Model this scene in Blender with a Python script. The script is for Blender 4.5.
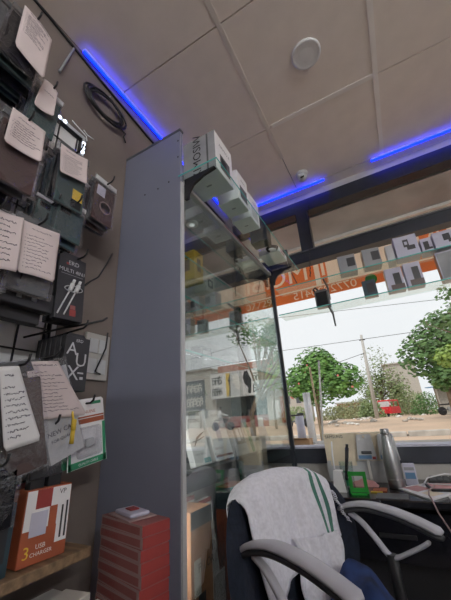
import bpy, bmesh, math, random
from mathutils import Vector, Matrix
random.seed(7)
R = math.radians
for o in list(bpy.data.objects): bpy.data.objects.remove(o)
scene = bpy.context.scene
COL = scene.collection
# ------------------------------------------------------------------ camera
CAM = Vector((0, 0, 1.03)); FPX = 303.0
yaw, pitch, roll = R(27.46), R(22.01), R(-3.58)
fw = Vector((-math.sin(yaw)*math.cos(pitch), math.cos(yaw)*math.cos(pitch), math.sin(pitch)))
r0 = Vector((math.cos(yaw), math.sin(yaw), 0)); u0 = r0.cross(fw)
rv = math.cos(roll)*r0 + math.sin(roll)*u0
uv = -math.sin(roll)*r0 + math.cos(roll)*u0
cd = bpy.data.cameras.new('camera'); cam = bpy.data.objects.new('camera', cd); COL.objects.link(cam)
cd.sensor_fit = 'VERTICAL'; cd.sensor_height = 36; cd.lens = 36*FPX/600; cd.clip_start = .02; cd.clip_end = 400
cam.matrix_world = Matrix(((rv.x, uv.x, -fw.x, 0), (rv.y, uv.y, -fw.y, 0), (rv.z, uv.z, -fw.z, CAM.z), (0, 0, 0, 1)))
scene.camera = cam
# ------------------------------------------------------------------ sky, sun, exposure
w = bpy.data.worlds.new('World'); scene.world = w; w.use_nodes = True
nt = w.node_tree; bg = nt.nodes['Background']
tc = nt.nodes.new('ShaderNodeTexCoord'); no = nt.nodes.new('ShaderNodeTexNoise'); no.inputs['Scale'].default_value = 2.2; no.inputs['Detail'].default_value = 4
cr = nt.nodes.new('ShaderNodeValToRGB')
cr.color_ramp.elements[0].color = (.86, .89, .92, 1); cr.color_ramp.elements[1].color = (.97, .98, .99, 1)
nt.links.new(tc.outputs['Generated'], no.inputs['Vector']); nt.links.new(no.outputs['Fac'], cr.inputs['Fac'])
nt.links.new(cr.outputs['Color'], bg.inputs['Color']); bg.inputs['Strength'].default_value = 1.02
sd = bpy.data.lights.new('sun', 'SUN'); sun = bpy.data.objects.new('sun', sd); COL.objects.link(sun)
sd.energy = 1.7; sd.angle = R(12); sd.color = (1, .95, .87)
sun.rotation_euler = (R(32), R(-14), 0)
vs = scene.view_settings
vs.view_transform = 'Standard'; vs.look = 'None'; vs.gamma = 1; vs.use_curve_mapping = False; vs.exposure = 0.0
scene.cycles.transparent_max_bounces = 32
scene.cycles.max_bounces = 10
scene.cycles.diffuse_bounces = 6

# ------------------------------------------------------------------ materials
MATS = {}
def mat(name, c, rough=.6, metal=0, var=.08, scale=8, bump=0, c2=None, spec=.5, emit=0, alpha=None, stretch=None):
    if name in MATS: return MATS[name]
    m = bpy.data.materials.new(name); m.use_nodes = True; nt = m.node_tree
    b = nt.nodes['Principled BSDF']
    b.inputs['Roughness'].default_value = rough; b.inputs['Metallic'].default_value = metal
    b.inputs['Specular IOR Level'].default_value = spec
    t = nt.nodes.new('ShaderNodeTexCoord'); n = nt.nodes.new('ShaderNodeTexNoise')
    n.inputs['Scale'].default_value = scale; n.inputs['Detail'].default_value = 5
    src = t.outputs['Object']
    if stretch:
        mp = nt.nodes.new('ShaderNodeMapping'); mp.inputs['Scale'].default_value = stretch
        nt.links.new(src, mp.inputs['Vector']); src = mp.outputs['Vector']
    nt.links.new(src, n.inputs['Vector'])
    r = nt.nodes.new('ShaderNodeValToRGB')
    d = c2 or tuple(x*(1-var*2) for x in c); e = c if c2 else tuple(min(1, x*(1+var)) for x in c)
    r.color_ramp.elements[0].position = .32; r.color_ramp.elements[1].position = .68
    r.color_ramp.elements[0].color = (*d, 1); r.color_ramp.elements[1].color = (*e, 1)
    nt.links.new(n.outputs['Fac'], r.inputs['Fac']); nt.links.new(r.outputs['Color'], b.inputs['Base Color'])
    if bump:
        bp = nt.nodes.new('ShaderNodeBump'); bp.inputs['Strength'].default_value = bump; bp.inputs['Distance'].default_value = .01
        nt.links.new(n.outputs['Fac'], bp.inputs['Height']); nt.links.new(bp.outputs['Normal'], b.inputs['Normal'])
    if emit:
        b.inputs['Emission Color'].default_value = (*c, 1); b.inputs['Emission Strength'].default_value = emit
    MATS[name] = m; return m
def glass(name, r0, tint, rough=0.0, wrinkle=0, film=0, power=5):
    m = bpy.data.materials.new(name); m.use_nodes = True; nt = m.node_tree; nt.nodes.clear()
    o = nt.nodes.new('ShaderNodeOutputMaterial'); mx = nt.nodes.new('ShaderNodeMixShader')
    tr = nt.nodes.new('ShaderNodeBsdfTransparent'); tr.inputs['Color'].default_value = (*tint, 1)
    gl = nt.nodes.new('ShaderNodeBsdfGlossy'); gl.inputs['Roughness'].default_value = rough
    lw = nt.nodes.new('ShaderNodeLayerWeight'); lw.inputs['Blend'].default_value = .5   # facing = 1-cos
    pw = nt.nodes.new('ShaderNodeMath'); pw.operation = 'POWER'; pw.inputs[1].default_value = power
    ma = nt.nodes.new('ShaderNodeMath'); ma.operation = 'MULTIPLY_ADD'; ma.inputs[1].default_value = 1-r0; ma.inputs[2].default_value = r0
    nt.links.new(lw.outputs['Facing'], pw.inputs[0]); nt.links.new(pw.outputs[0], ma.inputs[0])
    if wrinkle:
        t = nt.nodes.new('ShaderNodeTexCoord'); n = nt.nodes.new('ShaderNodeTexNoise'); n.inputs['Scale'].default_value = 45; n.inputs['Detail'].default_value = 3
        bp = nt.nodes.new('ShaderNodeBump'); bp.inputs['Strength'].default_value = wrinkle; bp.inputs['Distance'].default_value = .01
        nt.links.new(t.outputs['Object'], n.inputs['Vector']); nt.links.new(n.outputs['Fac'], bp.inputs['Height'])
        nt.links.new(bp.outputs['Normal'], gl.inputs['Normal']); nt.links.new(bp.outputs['Normal'], lw.inputs['Normal'])
    nt.links.new(ma.outputs[0], mx.inputs[0]); nt.links.new(tr.outputs[0], mx.inputs[1]); nt.links.new(gl.outputs[0], mx.inputs[2])
    last = mx.outputs[0]
    if film:
        df = nt.nodes.new('ShaderNodeBsdfDiffuse'); df.inputs['Color'].default_value = (.8, .8, .85, 1)
        m2 = nt.nodes.new('ShaderNodeMixShader'); m2.inputs[0].default_value = film
        nt.links.new(last, m2.inputs[1]); nt.links.new(df.outputs[0], m2.inputs[2]); last = m2.outputs[0]
    nt.links.new(last, o.inputs[0]); MATS[name] = m; return m
def cloth_lit(name, c):
    """thin banner cloth that lets daylight glow through"""
    m = bpy.data.materials.new(name); m.use_nodes = True; nt = m.node_tree; nt.nodes.clear()
    o = nt.nodes.new('ShaderNodeOutputMaterial'); mx = nt.nodes.new('ShaderNodeMixShader'); mx.inputs[0].default_value = .65
    d = nt.nodes.new('ShaderNodeBsdfDiffuse'); t = nt.nodes.new('ShaderNodeBsdfTranslucent')
    tc = nt.nodes.new('ShaderNodeTexCoord'); n = nt.nodes.new('ShaderNodeTexNoise'); n.inputs['Scale'].default_value = 3
    r = nt.nodes.new('ShaderNodeValToRGB'); r.color_ramp.elements[0].color = (*[x*.88 for x in c], 1); r.color_ramp.elements[1].color = (*c, 1)
    nt.links.new(tc.outputs['Object'], n.inputs['Vector']); nt.links.new(n.outputs['Fac'], r.inputs['Fac'])
    nt.links.new(r.outputs[0], d.inputs['Color']); nt.links.new(r.outputs[0], t.inputs['Color'])
    nt.links.new(d.outputs[0], mx.inputs[1]); nt.links.new(t.outputs[0], mx.inputs[2]); nt.links.new(mx.outputs[0], o.inputs[0]); MATS[name] = m; return m
def emis(name, c, s):
    m = bpy.data.materials.new(name); m.use_nodes = True; nt = m.node_tree
    b = nt.nodes['Principled BSDF']; b.inputs['Base Color'].default_value = (*c, 1)
    b.inputs['Emission Color'].default_value = (*c, 1); b.inputs['Emission Strength'].default_value = s
    MATS[name] = m; return m
M = MATS
CASE_GLASS = glass('case_glass', .06, (.96, .99, .975), power=1.9)
SHELF_GLASS = glass('shelf_glass', .045, (.92, .975, .96))
WIN_GLASS = glass('window_glass', .02, (.99, .995, .995))
PLASTIC = glass('clear_plastic', .09, (.93, .93, .95), .08, 1.0, .012)
TEAL = mat('glass_edge_teal', (.12, .5, .45), .15, var=.05)
mat('ceiling_tile', (.88, .80, .73), .9, var=.02, scale=10, bump=.1)
mat('void', (.06, .055, .05), .9)
mat('tape', (.93, .88, .83), .7, var=.02)
mat('seam', (.76, .70, .64), .8, var=.03)
mat('wall_paint', (.18, .148, .13), .85, var=.07, scale=3)
mat('wall_grey', (.5, .48, .45), .85, var=.06, scale=3)
mat('floor_tile', (.34, .31, .28), .4, var=.1, scale=3)
mat('laminate', (.20, .21, .275), .45, var=.03, scale=2)
mat('white_lam', (.78, .78, .77), .5, var=.03)
mat('black_alu', (.03, .035, .045), .35, .3, var=.1)
mat('dark_frame', (.045, .05, .065), .4, .2)
mat('black', (.012, .012, .014), .5)
mat('black_gloss', (.012, .012, .016), .18)
mat('char', (.03, .03, .034), .5)
mat('navy', (.006, .011, .024), .95, var=.2, scale=60, bump=.3)
mat('blue_cloth', (.016, .04, .135), .95, var=.3, scale=20, bump=.3)
mat('towel', (.86, .86, .92), .95, var=.05, scale=90, bump=.4)
mat('towel_green', (.08, .22, .17), .95)
mat('arm_grey', (.5, .5, .54), .4, var=.05)
mat('paper', (.66, .57, .56), .85, var=.04, scale=10)
mat('ink', (.06, .05, .09), .8)
mat('bright_white', (.93, .93, .94), .4, var=.02)
mat('white', (.82, .82, .82), .5, var=.03)
mat('offwhite', (.74, .72, .68), .6, var=.04)
mat('grey', (.32, .33, .34), .6)
mat('lgrey', (.55, .56, .57), .6)
mat('lilac', (.55, .55, .66), .55, var=.04)
mat('dgrey', (.10, .105, .11), .5)
mat('orange', (.38, .095, .04), .5)
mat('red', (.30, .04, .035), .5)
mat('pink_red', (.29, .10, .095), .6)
mat('pink', (.55, .28, .28), .6)
mat('green', (.03, .28, .13), .5)
mat('lime', (.02, .26, .035), .25)
mat('yellow', (.75, .52, .05), .5)
mat('cream', (.8, .7, .52), .6)
mat('brown_carton', (.46, .22, .11), .8, var=.06)
mat('cardboard', (.5, .31, .17), .85)
mat('teal_dark', (.03, .06, .075), .5)
mat('teal', (.05, .4, .42), .5)
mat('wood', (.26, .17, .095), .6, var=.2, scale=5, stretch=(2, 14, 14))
mat('steel', (.42, .42, .42), .42, 1, var=.05)
mat('chrome', (.7, .7, .7), .15, 1)
mat('green_case', (.045, .08, .08), .3)
mat('brown_case', (.075, .045, .042), .35)
mat('pink_flat', (.38, .27, .26), .6)
cloth_lit('banner_orange', (.95, .36, .17))
cloth_lit('banner_cream', (.97, .86, .74))
mat('soffit', (.50, .51, .50), .85, var=.1, scale=4)
mat('rail', (.8, .76, .7), .6)
mat('dirt', (.60, .43, .31), .95, var=.16, scale=.45, c2=(.46, .34, .25), bump=.3)
mat('gravel', (.55, .5, .45), .95, var=.2)
mat('kerb', (.45, .42, .38), .9, var=.15, scale=3)
mat('trunk', (.22, .16, .11), .9, var=.2)
mat('concrete', (.52, .5, .47), .9, var=.1)
mat('bamboo', (.66, .52, .33), .7)
mat('leaf_a', (0.2, 0.4, 0.09), .6, var=.3, scale=1.6, c2=(0.08, 0.2, 0.05))
mat('leaf_b', (0.3, 0.38, 0.17), .6, var=.3, scale=1.6, c2=(0.17, 0.24, 0.1))
mat('leaf_c', (0.16, 0.29, 0.09), .6, var=.3, scale=1.6, c2=(0.07, 0.16, 0.05))
mat('leaf_d', (0.36, 0.5, 0.11), .6, var=.3, scale=1.6, c2=(0.19, 0.31, 0.07))
mat('flower', (.75, .22, .18), .7)
mat('bush', (0.34, 0.36, 0.19), .8, var=.3, scale=1.2, c2=(0.22, 0.24, 0.12))
mat('plaster', (.5, .47, .42), .9, var=.1)
mat('brick_red', (.5, .22, .15), .9, var=.12)
mat('sheet_blue', (.12, .25, .42), .5)
mat('rick_red', (.7, .03, .04), .4)
mat('sign_white', (.78, .78, .78), .6, var=.02)
mat('sign_dark', (.08, .09, .11), .6)
mat('beige_wall', (.62, .57, .52), .9)
emis('led_blue', (.001, .012, 1.0), 8)
emis('case_lamp', (.95, .97, 1.0), .7)
emis('case_fill_lamp', (1.0, .98, .95), 7)  # glow of the light strips added inside the display case
emis('led_white', (.75, .85, 1.0), 8)
emis('fill_tube_white', (.95, .97, 1), 255)  # glow of the fill tubes added behind the viewer

# ------------------------------------------------------------------ builders
def link(o): COL.objects.link(o); return o
def tag(o, label=None, cat=None, group=None, kind=None):
    if label: o['label'] = label
    if cat: o['category'] = cat
    if group: o['group'] = group
    if kind: o['kind'] = kind
    return o
class B:
    """collects shapes into one bmesh"""
    def __init__(s): s.bm = bmesh.new(); s.mi = 0
    def _f(s, vs, smooth=False):
        try:
            f = s.bm.faces.new(vs); f.material_index = s.mi; f.smooth = smooth; return f
        except ValueError: return None
    def box(s, lo, hi, rot=None, bev=0):
        lo = Vector(lo); hi = Vector(hi); c = (lo+hi)/2; h = (hi-lo)/2
        r = bmesh.ops.create_cube(s.bm, size=1)
        for v in r['verts']:
            p = Vector((v.co.x*2*h.x, v.co.y*2*h.y, v.co.z*2*h.z))
            if rot: p = rot @ p
            v.co = c+p
        fs = {f for v in r['verts'] for f in v.link_faces}
        for f in fs: f.material_index = s.mi
        if bev:
            es = list({e for v in r['verts'] for e in v.link_edges})
            bmesh.ops.bevel(s.bm, geom=es, offset=bev, segments=2, affect='EDGES', profile=.5)
        return s
    def tube(s, pts, r, n=8, cap=True):
        pts = [Vector(p) for p in pts]; rings = []
        rr = r if isinstance(r, (list, tuple)) else [r]*len(pts)
        prev = None
        for i, p in enumerate(pts):
            a = pts[max(i-1, 0)]; b = pts[min(i+1, len(pts)-1)]; d = (b-a).normalized()
            if prev is None:
                up = Vector((0, 0, 1)) if abs(d.z) < .9 else Vector((1, 0, 0)); x = d.cross(up).normalized()
            else: x = (prev - d*prev.dot(d)).normalized()
            prev = x; y = d.cross(x)
            rings.append([s.bm.verts.new(p + (x*math.cos(2*math.pi*k/n) + y*math.sin(2*math.pi*k/n))*rr[i]) for k in range(n)])
        for A, C in zip(rings, rings[1:]):
            for k in range(n): s._f((A[k], A[(k+1) % n], C[(k+1) % n], C[k]), True)
        if cap: s._f(rings[0][::-1]); s._f(rings[-1])
        return s
    def lathe(s, prof, c=(0, 0, 0), n=24, rot=None, smooth=True):
        c = Vector(c); rings = []
        for r, z in prof:
            ring = []
            for k in range(n):
                p = Vector((r*math.cos(2*math.pi*k/n), r*math.sin(2*math.pi*k/n), z))
                if rot: p = rot @ p
                ring.append(s.bm.verts.new(c+p))
            rings.append(ring)
        for A, C in zip(rings, rings[1:]):
            for k in range(n): s._f((A[k], A[(k+1) % n], C[(k+1) % n], C[k]), smooth)
        s._f(rings[0][::-1]); s._f(rings[-1]); return s
    def prism(s, poly, nrm, th):
        """closed polygon (3-D points) extruded by th along nrm"""
        nrm = Vector(nrm).normalized()
        a = [s.bm.verts.new(Vector(p)) for p in poly]; b = [s.bm.verts.new(Vector(p)-nrm*th) for p in poly]
        s._f(a); s._f(b[::-1]); n = len(a)
        for i in range(n): s._f((a[i], b[i], b[(i+1) % n], a[(i+1) % n]))
        return s
    def quad(s, a, b, c, d): s._f([s.bm.verts.new(Vector(p)) for p in (a, b, c, d)]); return s
    def grid(s, f, nu, nv, smooth=True, cols=None):
        V = [[s.bm.verts.new(Vector(f(i/nu, j/nv))) for j in range(nv+1)] for i in range(nu+1)]
        for i in range(nu):
            for j in range(nv):
                q = s._f((V[i][j], V[i+1][j], V[i+1][j+1], V[i][j+1]), smooth)
                if q and cols: q.material_index = cols((i+.5)/nu, (j+.5)/nv)
        return s
    def mesh(s, name):
        bmesh.ops.recalc_face_normals(s.bm, faces=s.bm.faces[:])
        me = bpy.data.meshes.new(name); s.bm.to_mesh(me); s.bm.free(); return me
def thing(name, label, cat, loc=(0, 0, 0), rz=0, group=None):
    o = link(bpy.data.objects.new(name, None)); o.location = loc; o.rotation_euler.z = rz; o.empty_display_size = .05
    return tag(o, label, cat, group)
def part(name, b, m, parent=None, world=False, kind=None, label=None):
    me = b if isinstance(b, bpy.types.Mesh) else b.mesh(name)
    for x in (m if isinstance(m, (list, tuple)) else [m]): me.materials.append(M[x] if isinstance(x, str) else x)
    o = link(bpy.data.objects.new(name, me))
    if parent:
        o.parent = parent
        if world:
            W = Vector((0, 0, 0)); p = parent
            while p: W += Vector(p.location); p = p.parent
            me.transform(Matrix.Translation(-W))
    if kind: o['kind'] = kind
    if label: o['label'] = label
    return o
def solo(name, b, m, label, cat, group=None, kind=None, base=None):
    """one-mesh thing, origin moved to its base"""
    o = part(name, b, m)
    vs = [v.co for v in o.data.vertices]
    if vs:
        c = Vector(((min(v.x for v in vs)+max(v.x for v in vs))/2, (min(v.y for v in vs)+max(v.y for v in vs))/2, min(v.z for v in vs)))
        o.data.transform(Matrix.Translation(-c)); o.location = c
    return tag(o, label, cat, group, kind)
def struct(name, b, m, parent=None):
    o = part(name, b, m, parent)
    if not parent: o['kind'] = 'structure'
    return o
def copy_tree(o, parent=None):
    c = o.copy(); link(c); c.parent = parent
    for ch in list(o.children): copy_tree(ch, c)
    return c
_T = {}
def text_mesh(s, size):
    cu = bpy.data.curves.new('t', 'FONT'); cu.body = s; cu.size = size; cu.align_x = 'CENTER'; cu.align_y = 'CENTER'; cu.resolution_u = 2
    ob = bpy.data.objects.new('t', cu); COL.objects.link(ob)
    bpy.context.view_layer.update()
    me = bpy.data.meshes.new_from_object(ob.evaluated_get(bpy.context.evaluated_depsgraph_get()))
    bpy.data.objects.remove(ob); bpy.data.curves.remove(cu); return me
def lettering(s, size, origin, right, up, m, parent, sx=1, bold=0, name='lettering'):
    me = text_mesh(s, size); r = Vector(right).normalized(); u = Vector(up).normalized(); n = r.cross(u)
    o = Vector(origin); mt = Matrix(((r.x*sx, u.x, n.x, o.x), (r.y*sx, u.y, n.y, o.y), (r.z*sx, u.z, n.z, o.z), (0, 0, 0, 1)))
    me.transform(mt)
    return part(name, me, m, parent)
def at(x, y, ax, v):
    d = rv*((x-225.5)/FPX) + uv*((300-y)/FPX) + fw
    return CAM + d*((v-CAM[ax])/d[ax])

# ================================================================== ROOM
XL, YW, ZC = -.904, 1.97, 2.63
XR, YB = 2.4, -2.2
struct('floor', B().box((XL-.1, YB-.1, -.06), (XR+.1, YW+.1, 0)), 'floor_tile')
fl = bpy.data.objects['floor']
ceil = struct('ceiling', B().box((XL-.1, YB-.1, ZC+.02), (XR+.1, YW+.1, ZC+.1)), 'void')
gx = [-.904+.587*i for i in range(7)]; gy = [1.88-.587*j for j in range(8)]
tile_me = B().box((.0025, .0025, 0), (.5845, .5845, .014), bev=.001).mesh('ceiling_tile'); tile_me.materials.append(M['ceiling_tile'])
for x in gx[:-1]:
    for y in gy[1:]:
        if x > XR: continue
        o = link(bpy.data.objects.new('ceiling_tile', tile_me)); o.parent = ceil; o.location = (x, y, ZC)
b = B().box((XL, 1.884, ZC), (XR+.1, YW, ZC+.014)); part('border_strip', b, 'ceiling_tile', ceil)
for (lo, hi) in (((.258, YB, ZC-.003), (.282, 1.88, ZC+.001)), ((-.29, 1.277, ZC-.0025), (.258, 1.303, ZC+.001)), ((.282, .697, ZC-.002), (1.4, .703, ZC+.001))):
    part('joint_tape', B().box(lo, hi), 'tape', ceil)
part('joint_tape', B().box((-.328, YB, ZC-.002), (-.306, 1.55, ZC+.001)), 'seam', ceil)
struct('wall_left', B().box((XL-.1, YB-.1, 0), (XL, YW+.1, ZC+.02)), 'wall_paint')
struct('wall_back', B().box((XL, YB-.1, 0), (XR, YB, ZC+.02)), 'wall_grey')
b = B().box((XR, YB-.1, 0), (XR+.1, -1.6, ZC+.02)).box((XR, YW-.1, 0), (XR+.1, YW+.1, ZC+.02)).box((XR, -1.6, 2.2), (XR+.1, -.5, ZC+.02)).box((XR, -.5, 0), (XR+.1, .9, ZC+.02)).box((XR, .9, 2.1), (XR+.1, YW-.1, ZC+.02)).box((XR, .9, 0), (XR+.1, YW-.1, .9))
struct('wall_right', b, 'wall_grey')
# front wall with the display window
b = B().box((XL, YW, 0), (XR, YW+.1, .785)); b.box((XL, YW, 2.565), (XR, YW+.1, ZC+.02))
struct('wall_front', b, 'wall_grey')
win = struct('window_1', B().box((XL, YW-.01, .785), (XR, YW+.08, .865)), 'dark_frame')
part('window_sill', B().box((XL, YW-.02, .862), (XR, YW+.12, .872)), 'lilac', win)
part('head_frame', B().box((XL, YW-.02, 2.46), (XR, YW+.06, 2.565)), 'black_alu', win)
part('transom_bar', B().box((XL, YW-.02, 2.045), (XR, YW+.06, 2.125)), 'black_alu', win)
part('bead', B().box((XL, YW-.026, 2.128), (XR, YW-.0, 2.136)), 'dgrey', win)
for x in (-.372, 1.0, 2.3): part('mullion', B().box((x, YW-.024, 2.125), (x+.085, YW+.06, 2.46)), 'black_alu', win)
for x in (1.0, 2.3): part('mullion', B().box((x, YW-.024, .865), (x+.06, YW+.06, 2.045)), 'black_alu', win)
part('mullion', B().box((XL, YW-.024, .865), (XL+.03, YW+.06, 2.46)), 'black_alu', win)
part('pane', B().box((XL, YW+.02, .865), (1.0, YW+.025, 2.045)), WIN_GLASS, win)
part('pane', B().box((1.06, YW+.02, .865), (2.3, YW+.025, 2.045)), WIN_GLASS, win)
for (a, c) in ((XL+.03, -.372), (-.287, 1.0), (1.085, 2.3)):
    part('pane', B().box((a, YW+.02, 2.125), (c, YW+.025, 2.46)), WIN_GLASS, win)

# ================================================================== OUTSIDE GROUND
PROF = [(2.07, .0), (3, .02), (6, .1), (11, .25), (13, .3), (20, .45), (30, .62), (45, .55), (70, .7), (200, 1.0)]
def gz(y):
    for (a, za), (c, zc) in zip(PROF, PROF[1:]):
        if y <= c: return za+(zc-za)*max(0, (y-a)/(c-a))
    return PROF[-1][1]
ys = [2.07, 3, 4.5, 6, 8, 9.5, 11, 13, 15, 17, 20, 23, 26, 30, 36, 45, 55, 70, 110, 200]
b = B()
xs = [-90, -60, -40, -25, -15, -10, -6, -3, 0, 3, 6, 10, 15, 20, 25, 30, 40, 60, 90]
V = [[b.bm.verts.new((x, y, gz(y)+(random.uniform(-.04, .04) if 14 < y < 60 else 0))) for y in ys] for x in xs]
for i in range(len(xs)-1):
    for j in range(len(ys)-1): b._f((V[i][j], V[i+1][j], V[i+1][j+1], V[i][j+1]), True)
b.box((XR+.1, -14, -.06), (20, 2.07, 0))
tag(part('street_ground', b, 'dirt'), kind='structure')
# plinth outside the window
tag(part('plinth', B().box((-6, 2.07, -.02), (6, 2.62, .845)), 'kerb'), kind='structure')
# kerb stones
kb = part('kerb_base', B().box((-26, 12.35, .1), (30, 12.5, .34)), 'kerb'); kb['kind'] = 'structure'
st = B().box((0, 0, 0), (1.16, .22, .24), bev=.03).mesh('kerb_stone'); st.materials.append(M['kerb'])
for i in range(46):
    o = link(bpy.data.objects.new('kerb_stone', st)); o.parent = kb; o.location = (-24+i*1.2, 12.15+random.uniform(-.02, .02), .2+random.uniform(-.02, .02)); o.rotation_euler = (0, random.uniform(-.01, .01), random.uniform(-.01, .01))
# soffit and banner over the window
can = thing('canopy', 'grey-brown concrete canopy slab over the outside of the shop window', 'canopy', (0, 2.3, 2.47))
part('slab', B().box((-2.2, 2.075, 2.47), (3.4, 2.58, 2.56)), 'soffit', can, world=True)
part('fascia', B().box((-2.2, 2.56, 2.40), (3.4, 2.60, 2.475)), 'rail', can, world=True)
part('shutter_rail', B().box((-2.2, 2.44, 2.445), (3.4, 2.47, 2.47)), 'rail', can, world=True)
ban = thing('shop_banner', 'orange and cream shop banner hung outside the window, lettering seen from behind', 'banner', (0, 2.52, 1.985))
part('cloth', B().box((-2.1, 2.515, 1.985), (3.3, 2.517, 2.40)), 'banner_cream', ban, world=True)
ink = bpy.data.materials.new('banner_ink'); ink.use_nodes = True; nt = ink.node_tree; nt.nodes.clear()
o_ = nt.nodes.new('ShaderNodeOutputMaterial'); mx_ = nt.nodes.new('ShaderNodeMixShader'); mx_.inputs[0].default_value = .12
tr_ = nt.nodes.new('ShaderNodeBsdfTransparent'); tr_.inputs['Color'].default_value = (.93, .36, .16, 1); df_ = nt.nodes.new('ShaderNodeBsdfDiffuse'); df_.inputs['Color'].default_value = (.86, .3, .13, 1)
nt.links.new(tr_.outputs[0], mx_.inputs[1]); nt.links.new(df_.outputs[0], mx_.inputs[2]); nt.links.new(mx_.outputs[0], o_.inputs[0])
def stencil(x0, x1, z0, z1, txt, size, sx):
    """orange sheet with the letters left open; written for a reader outside, so mirrored from inside"""
    cu = bpy.data.curves.new('t', 'FONT'); cu.body = txt; cu.size = size; cu.align_x = 'CENTER'; cu.align_y = 'CENTER'; cu.resolution_u = 3
    ob = bpy.data.objects.new('t', cu); COL.objects.link(ob); bpy.context.view_layer.objects.active = ob
    for q in bpy.context.selected_objects: q.select_set(False)
    ob.select_set(True); bpy.ops.object.convert(target='CURVE'); ob = bpy.context.view_layer.objects.active; c2 = ob.data
    w2, h2 = (x1-x0)/2/sx, (z1-z0)/2
    sp = c2.splines.new('POLY'); sp.points.add(3)
    for p, (x, y) in zip(sp.points, ((-w2, -h2), (w2, -h2), (w2, h2), (-w2, h2))): p.co = (x, y, 0, 1)
    sp.use_cyclic_u = True; c2.dimensions = '2D'; c2.fill_mode = 'BOTH'
    bpy.context.view_layer.update()
    me = bpy.data.meshes.new_from_object(ob.evaluated_get(bpy.context.evaluated_depsgraph_get())); me.materials.clear()
    bpy.data.objects.remove(ob)
    me.transform(Matrix(((-sx, 0, 0, (x0+x1)/2), (0, 0, -1, 2.513), (0, 1, 0, (z0+z1)/2), (0, 0, 0, 1))))
    part('printed_panel', me, ink, ban, world=True)
for x0, x1, txt in ((-2.1, -.405, 'MOBILE CARE'), (-.36, -.30, 'I'), (.30, .60, 'AB'), (.75, 1.3, 'SALE'), (1.8, 3.3, 'SERVICE')):
    stencil(x0, x1, 2.09, 2.40, txt, .26, 1.0)
stencil(-2.1, -.95, 1.985, 2.078, 'CARE', .085, 1.15)
stencil(-.95, .24, 1.985, 2.078, '0772920415', .098, 1.1)
stencil(.24, 3.3, 1.985, 2.078, 'MOBILE  0772920415', .085, 1.15)
b = B().lathe([(.045, 0), (.045, .0012)], (.02, 2.5135, 2.03), 20, Matrix.Rotation(R(90), 3, 'X')); part('round_logo', b, 'lime', ban, world=True)
b = B().lathe([(.045, 0), (.045, .0012)], (-.85, 2.5135, 2.03), 20, Matrix.Rotation(R(90), 3, 'X')); part('round_logo', b, 'lime', ban, world=True)

# ================================================================== DISPLAY CASE
case = thing('display_case', 'tall glass-fronted display case with a grey laminate end panel', 'display case', (-.74, 1.3, 0))
y0, y1, xf = .78, 1.84, -.58
part('end_panel', B().box((XL+.002, y0, 0), (xf, y0+.02, 2.24), bev=.0015), 'laminate', case, world=True)
part('panel_cap', B().box((XL+.002, y0-.002, 2.24), (xf+.002, y0+.022, 2.252)), 'dgrey', case, world=True)
part('edge_band', B().box((xf, y0+.001, 0), (xf+.006, y0+.019, 1.95)), 'lgrey', case, world=True)
part('back_board', B().box((XL+.002, y0+.02, .4), (XL+.012, y1, 1.955)), 'lgrey', case, world=True)
part('top_board', B().box((XL+.002, y0+.02, 1.955), (xf-.006, y1, 1.966)), SHELF_GLASS, case, world=True)
part('bottom_board', B().box((XL+.012, y0+.02, .40), (xf-.006, y1, .42)), 'white_lam', case, world=True)
part('plinth_board', B().box((xf-.03, y0+.02, 0), (xf-.012, y1, .40)), 'laminate', case, world=True)
for k, (ya, yb, dx) in enumerate(((y0+.022, 1.36, 0), (1.34, y1-.01, -.007))):
    part('sliding_glass', B().box((xf-.005+dx, ya, .43), (xf-.001+dx, yb, 1.95)), CASE_GLASS, case, world=True)
part('top_track', B().box((xf-.02, y0+.02, 1.95), (xf+.004, y1, 1.966)), 'lgrey', case, world=True)
part('track_stripe', B().box((xf+.004, 1.15, 1.956), (xf+.0045, 1.6, 1.962)), 'red', case, world=True)
part('bottom_track', B().box((xf-.02, y0+.02, .42), (xf+.004, y1, .432)), 'lgrey', case, world=True)
part('corner_post', B().box((xf-.014, y1-.016, 0), (xf+.004, y1+.004, 1.966)), 'black_alu', case, world=True)
part('end_glass', B().box((XL+.014, y1-.008, .42), (xf-.014, y1-.003, 1.95)), SHELF_GLASS, case, world=True)
SH = (1.64, 1.47, 1.27, .895)
for z in SH[:3]:
    g = part('glass_shelf', B().box((XL+.014, y0+.022, z-.006), (-.60, y1-.02, z)), SHELF_GLASS, case, world=True)
    part('polished_edge', B().box((-.60, y0+.022, z-.006), (-.5985, y1-.02, z)), TEAL, g, world=True)
part('wood_shelf', B().box((XL+.014, y0+.022, .877), (-.60, y1-.02, .895)), 'teal_dark', case, world=True)
lm = part('puck_light', B().lathe([(.030, 1.9535), (.030, 1.945), (.024, 1.941), (.020, 1.943)], (-.70, 1.04, 0), 24), 'white', case, world=True)
part('puck_lens', B().lathe([(.019, 1.944), (.010, 1.942), (.001, 1.9415)], (-.70, 1.04, 0), 24), 'case_lamp', lm, world=True)
for za, zb in ((.60, .84), (.92, 1.44)):  # hidden light strips added in the case corner to brighten the boxes
    part('corner_fill_bar', B().box((-.650, y0+.0205, za), (-.606, y0+.024, zb)), 'white', case, world=True)
    part('corner_fill_lens', B().box((-.648, y0+.024, za+.005), (-.608, y0+.0275, zb-.005)), 'case_fill_lamp', case, world=True)
part('shelf_lip', B().box((-.606, y0+.022, .845), (-.60, y1-.02, .895)), 'teal_dark', case, world=True)
part('shelf_fill_bar', B().box((-.626, .83, .868), (-.609, 1.80, .8765)), 'white', case, world=True)  # light strip added behind the lip to brighten the lower compartment
part('shelf_fill_lens', B().box((-.625, .84, .864), (-.610, 1.79, .868)), 'case_fill_lamp', case, world=True)
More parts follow.
